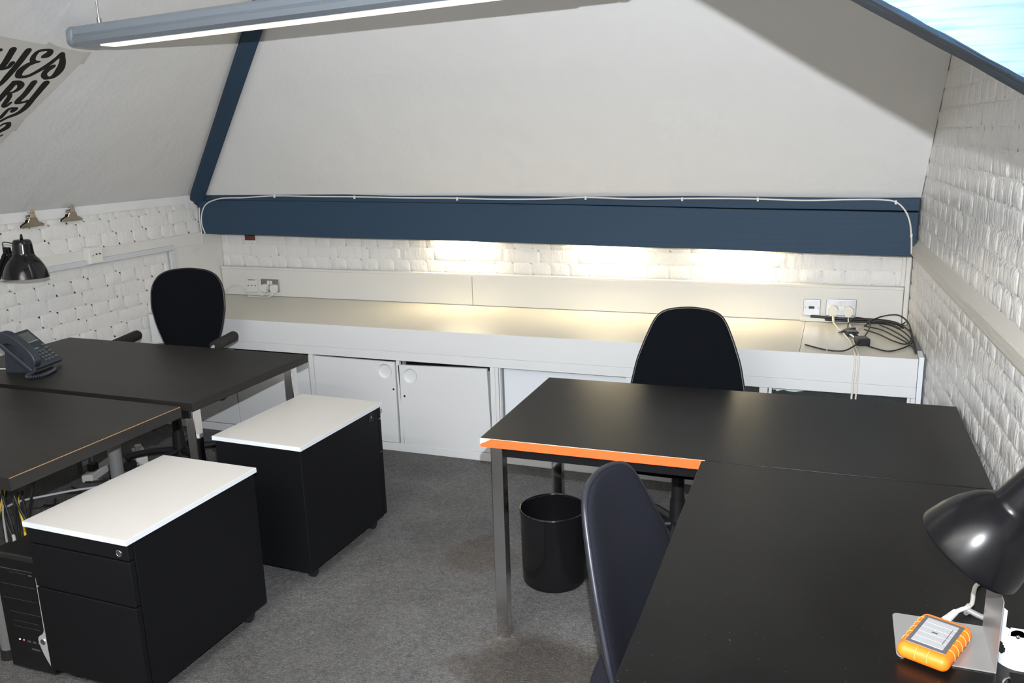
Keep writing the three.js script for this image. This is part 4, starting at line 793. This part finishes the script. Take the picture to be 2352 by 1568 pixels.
// ------------------------------------------------------------------ cables and strips below the desks
{
  const a = thing('power_strip', 'white power strip on the carpet under the telephone desk, trunking side', 'power strip', [-3.955, 0, 1.44], 0.3);
  obj('body', box(-0.03, 0.03, 0, 0.042, -0.13, 0.13, 0.006), M.whitePlastic, a); obj('plug', box(-0.02, 0.02, 0.042, 0.085, 0.04, 0.085, 0.006), M.blackPlastic, a); obj('socket_face', box(-0.024, 0.024, 0.041, 0.0435, -0.11, 0.02, 0.001), M.trunking, a);
  const b = thing('power_strip', 'white power strip on the carpet beside the armchair castors', 'power strip', [-3.905, 0, 1.215], 0.9);
  obj('body', box(-0.03, 0.03, 0, 0.042, -0.10, 0.10, 0.006), M.whitePlastic, b); obj('plug', box(-0.018, 0.018, 0.042, 0.075, -0.05, -0.01, 0.006), M.whitePlastic, b);
  const c = thing('cable_bundle', 'yellow, grey and black cables hanging behind the computer tower', 'cables', [0, 0, 0]);
  obj('yellow_cable', wire([[-2.97, 0.684, 2.66], [-2.985, 0.6, 2.67], [-2.995, 0.53, 2.68], [-3.03, 0.44, 2.69], [-3.05, 0.3, 2.70], [-3.04, 0.1, 2.68], [-3.0, 0.006, 2.62]], 0.0042, 70), M.cableYellow, c);
  obj('yellow_cable', wire([[-2.945, 0.684, 2.64], [-2.95, 0.60, 2.65], [-2.955, 0.54, 2.66], [-2.945, 0.47, 2.67], [-2.925, 0.42, 2.68], [-2.92, 0.25, 2.69], [-2.95, 0.006, 2.63]], 0.0042, 70), M.cableYellow, c);
  obj('grey_cable', wire([[-2.985, 0.684, 2.66], [-2.99, 0.6, 2.67], [-3.005, 0.5, 2.68], [-3.02, 0.42, 2.68], [-3.02, 0.2, 2.67], [-3.0, 0.006, 2.6]], 0.004, 60), M.cableGrey, c);
  obj('grey_cable', wire([[-3.05, 0.45, 2.68], [-3.0, 0.478, 2.64], [-2.93, 0.487, 2.58], [-2.86, 0.475, 2.46], [-2.80, 0.455, 2.38], [-2.76, 0.3, 2.35], [-2.75, 0.1, 2.33], [-2.8, 0.006, 2.3]], 0.0042, 80), M.cableGrey, c);
  obj('grey_cable', wire([[-2.93, 0.40, 2.72], [-2.912, 0.35, 2.73], [-2.90, 0.28, 2.74], [-2.90, 0.15, 2.70], [-2.93, 0.006, 2.65]], 0.006, 50), M.cableGrey, c);
  for (let k = 0; k < 7; k++) { const x = -2.99 + k * 0.018, z = 2.62 + (k % 3) * 0.03; obj('black_cable', wire([[x, 0.684, z], [x - 0.02, 0.55, z + 0.02], [x + rr(-0.05, 0.05), 0.42, z + 0.03], [x + rr(-0.06, 0.06), 0.25, z + rr(0, 0.05)], [x + rr(-0.08, 0.08), 0.006, z + rr(-0.05, 0.05)]], 0.0045, 50), M.cableBlack, c); }
  const e = thing('cable_bundle', 'loose black cables lying on the carpet under the telephone desk', 'cables', [0, 0, 0]);
  for (let k = 0; k < 6; k++) { const z = 1.5 + k * 0.07; obj('black_cable', wire([[-3.95 + rr(0, 0.1), 0.006, z], [-3.7 + rr(-0.1, 0.1), 0.006, z + rr(-0.1, 0.1)], [-3.4 + rr(-0.1, 0.1), 0.006 + k * 0.002, z + rr(-0.1, 0.1)], [-3.1 + rr(-0.1, 0.1), 0.006, z + rr(-0.08, 0.08)], [-2.85, 0.006, z + rr(-0.05, 0.05)]], 0.005, 60), M.cableBlack, e); }
  obj('grey_cable', wire([[-3.98, 0.2, 1.45], [-3.97, 0.08, 1.47], [-3.92, 0.007, 1.52], [-3.8, 0.007, 1.5], [-3.72, 0.007, 1.4], [-3.8, 0.007, 1.32], [-3.88, 0.03, 1.28]], 0.0045, 60), M.cableGrey, e);
}

renderer.render(scene, camera);
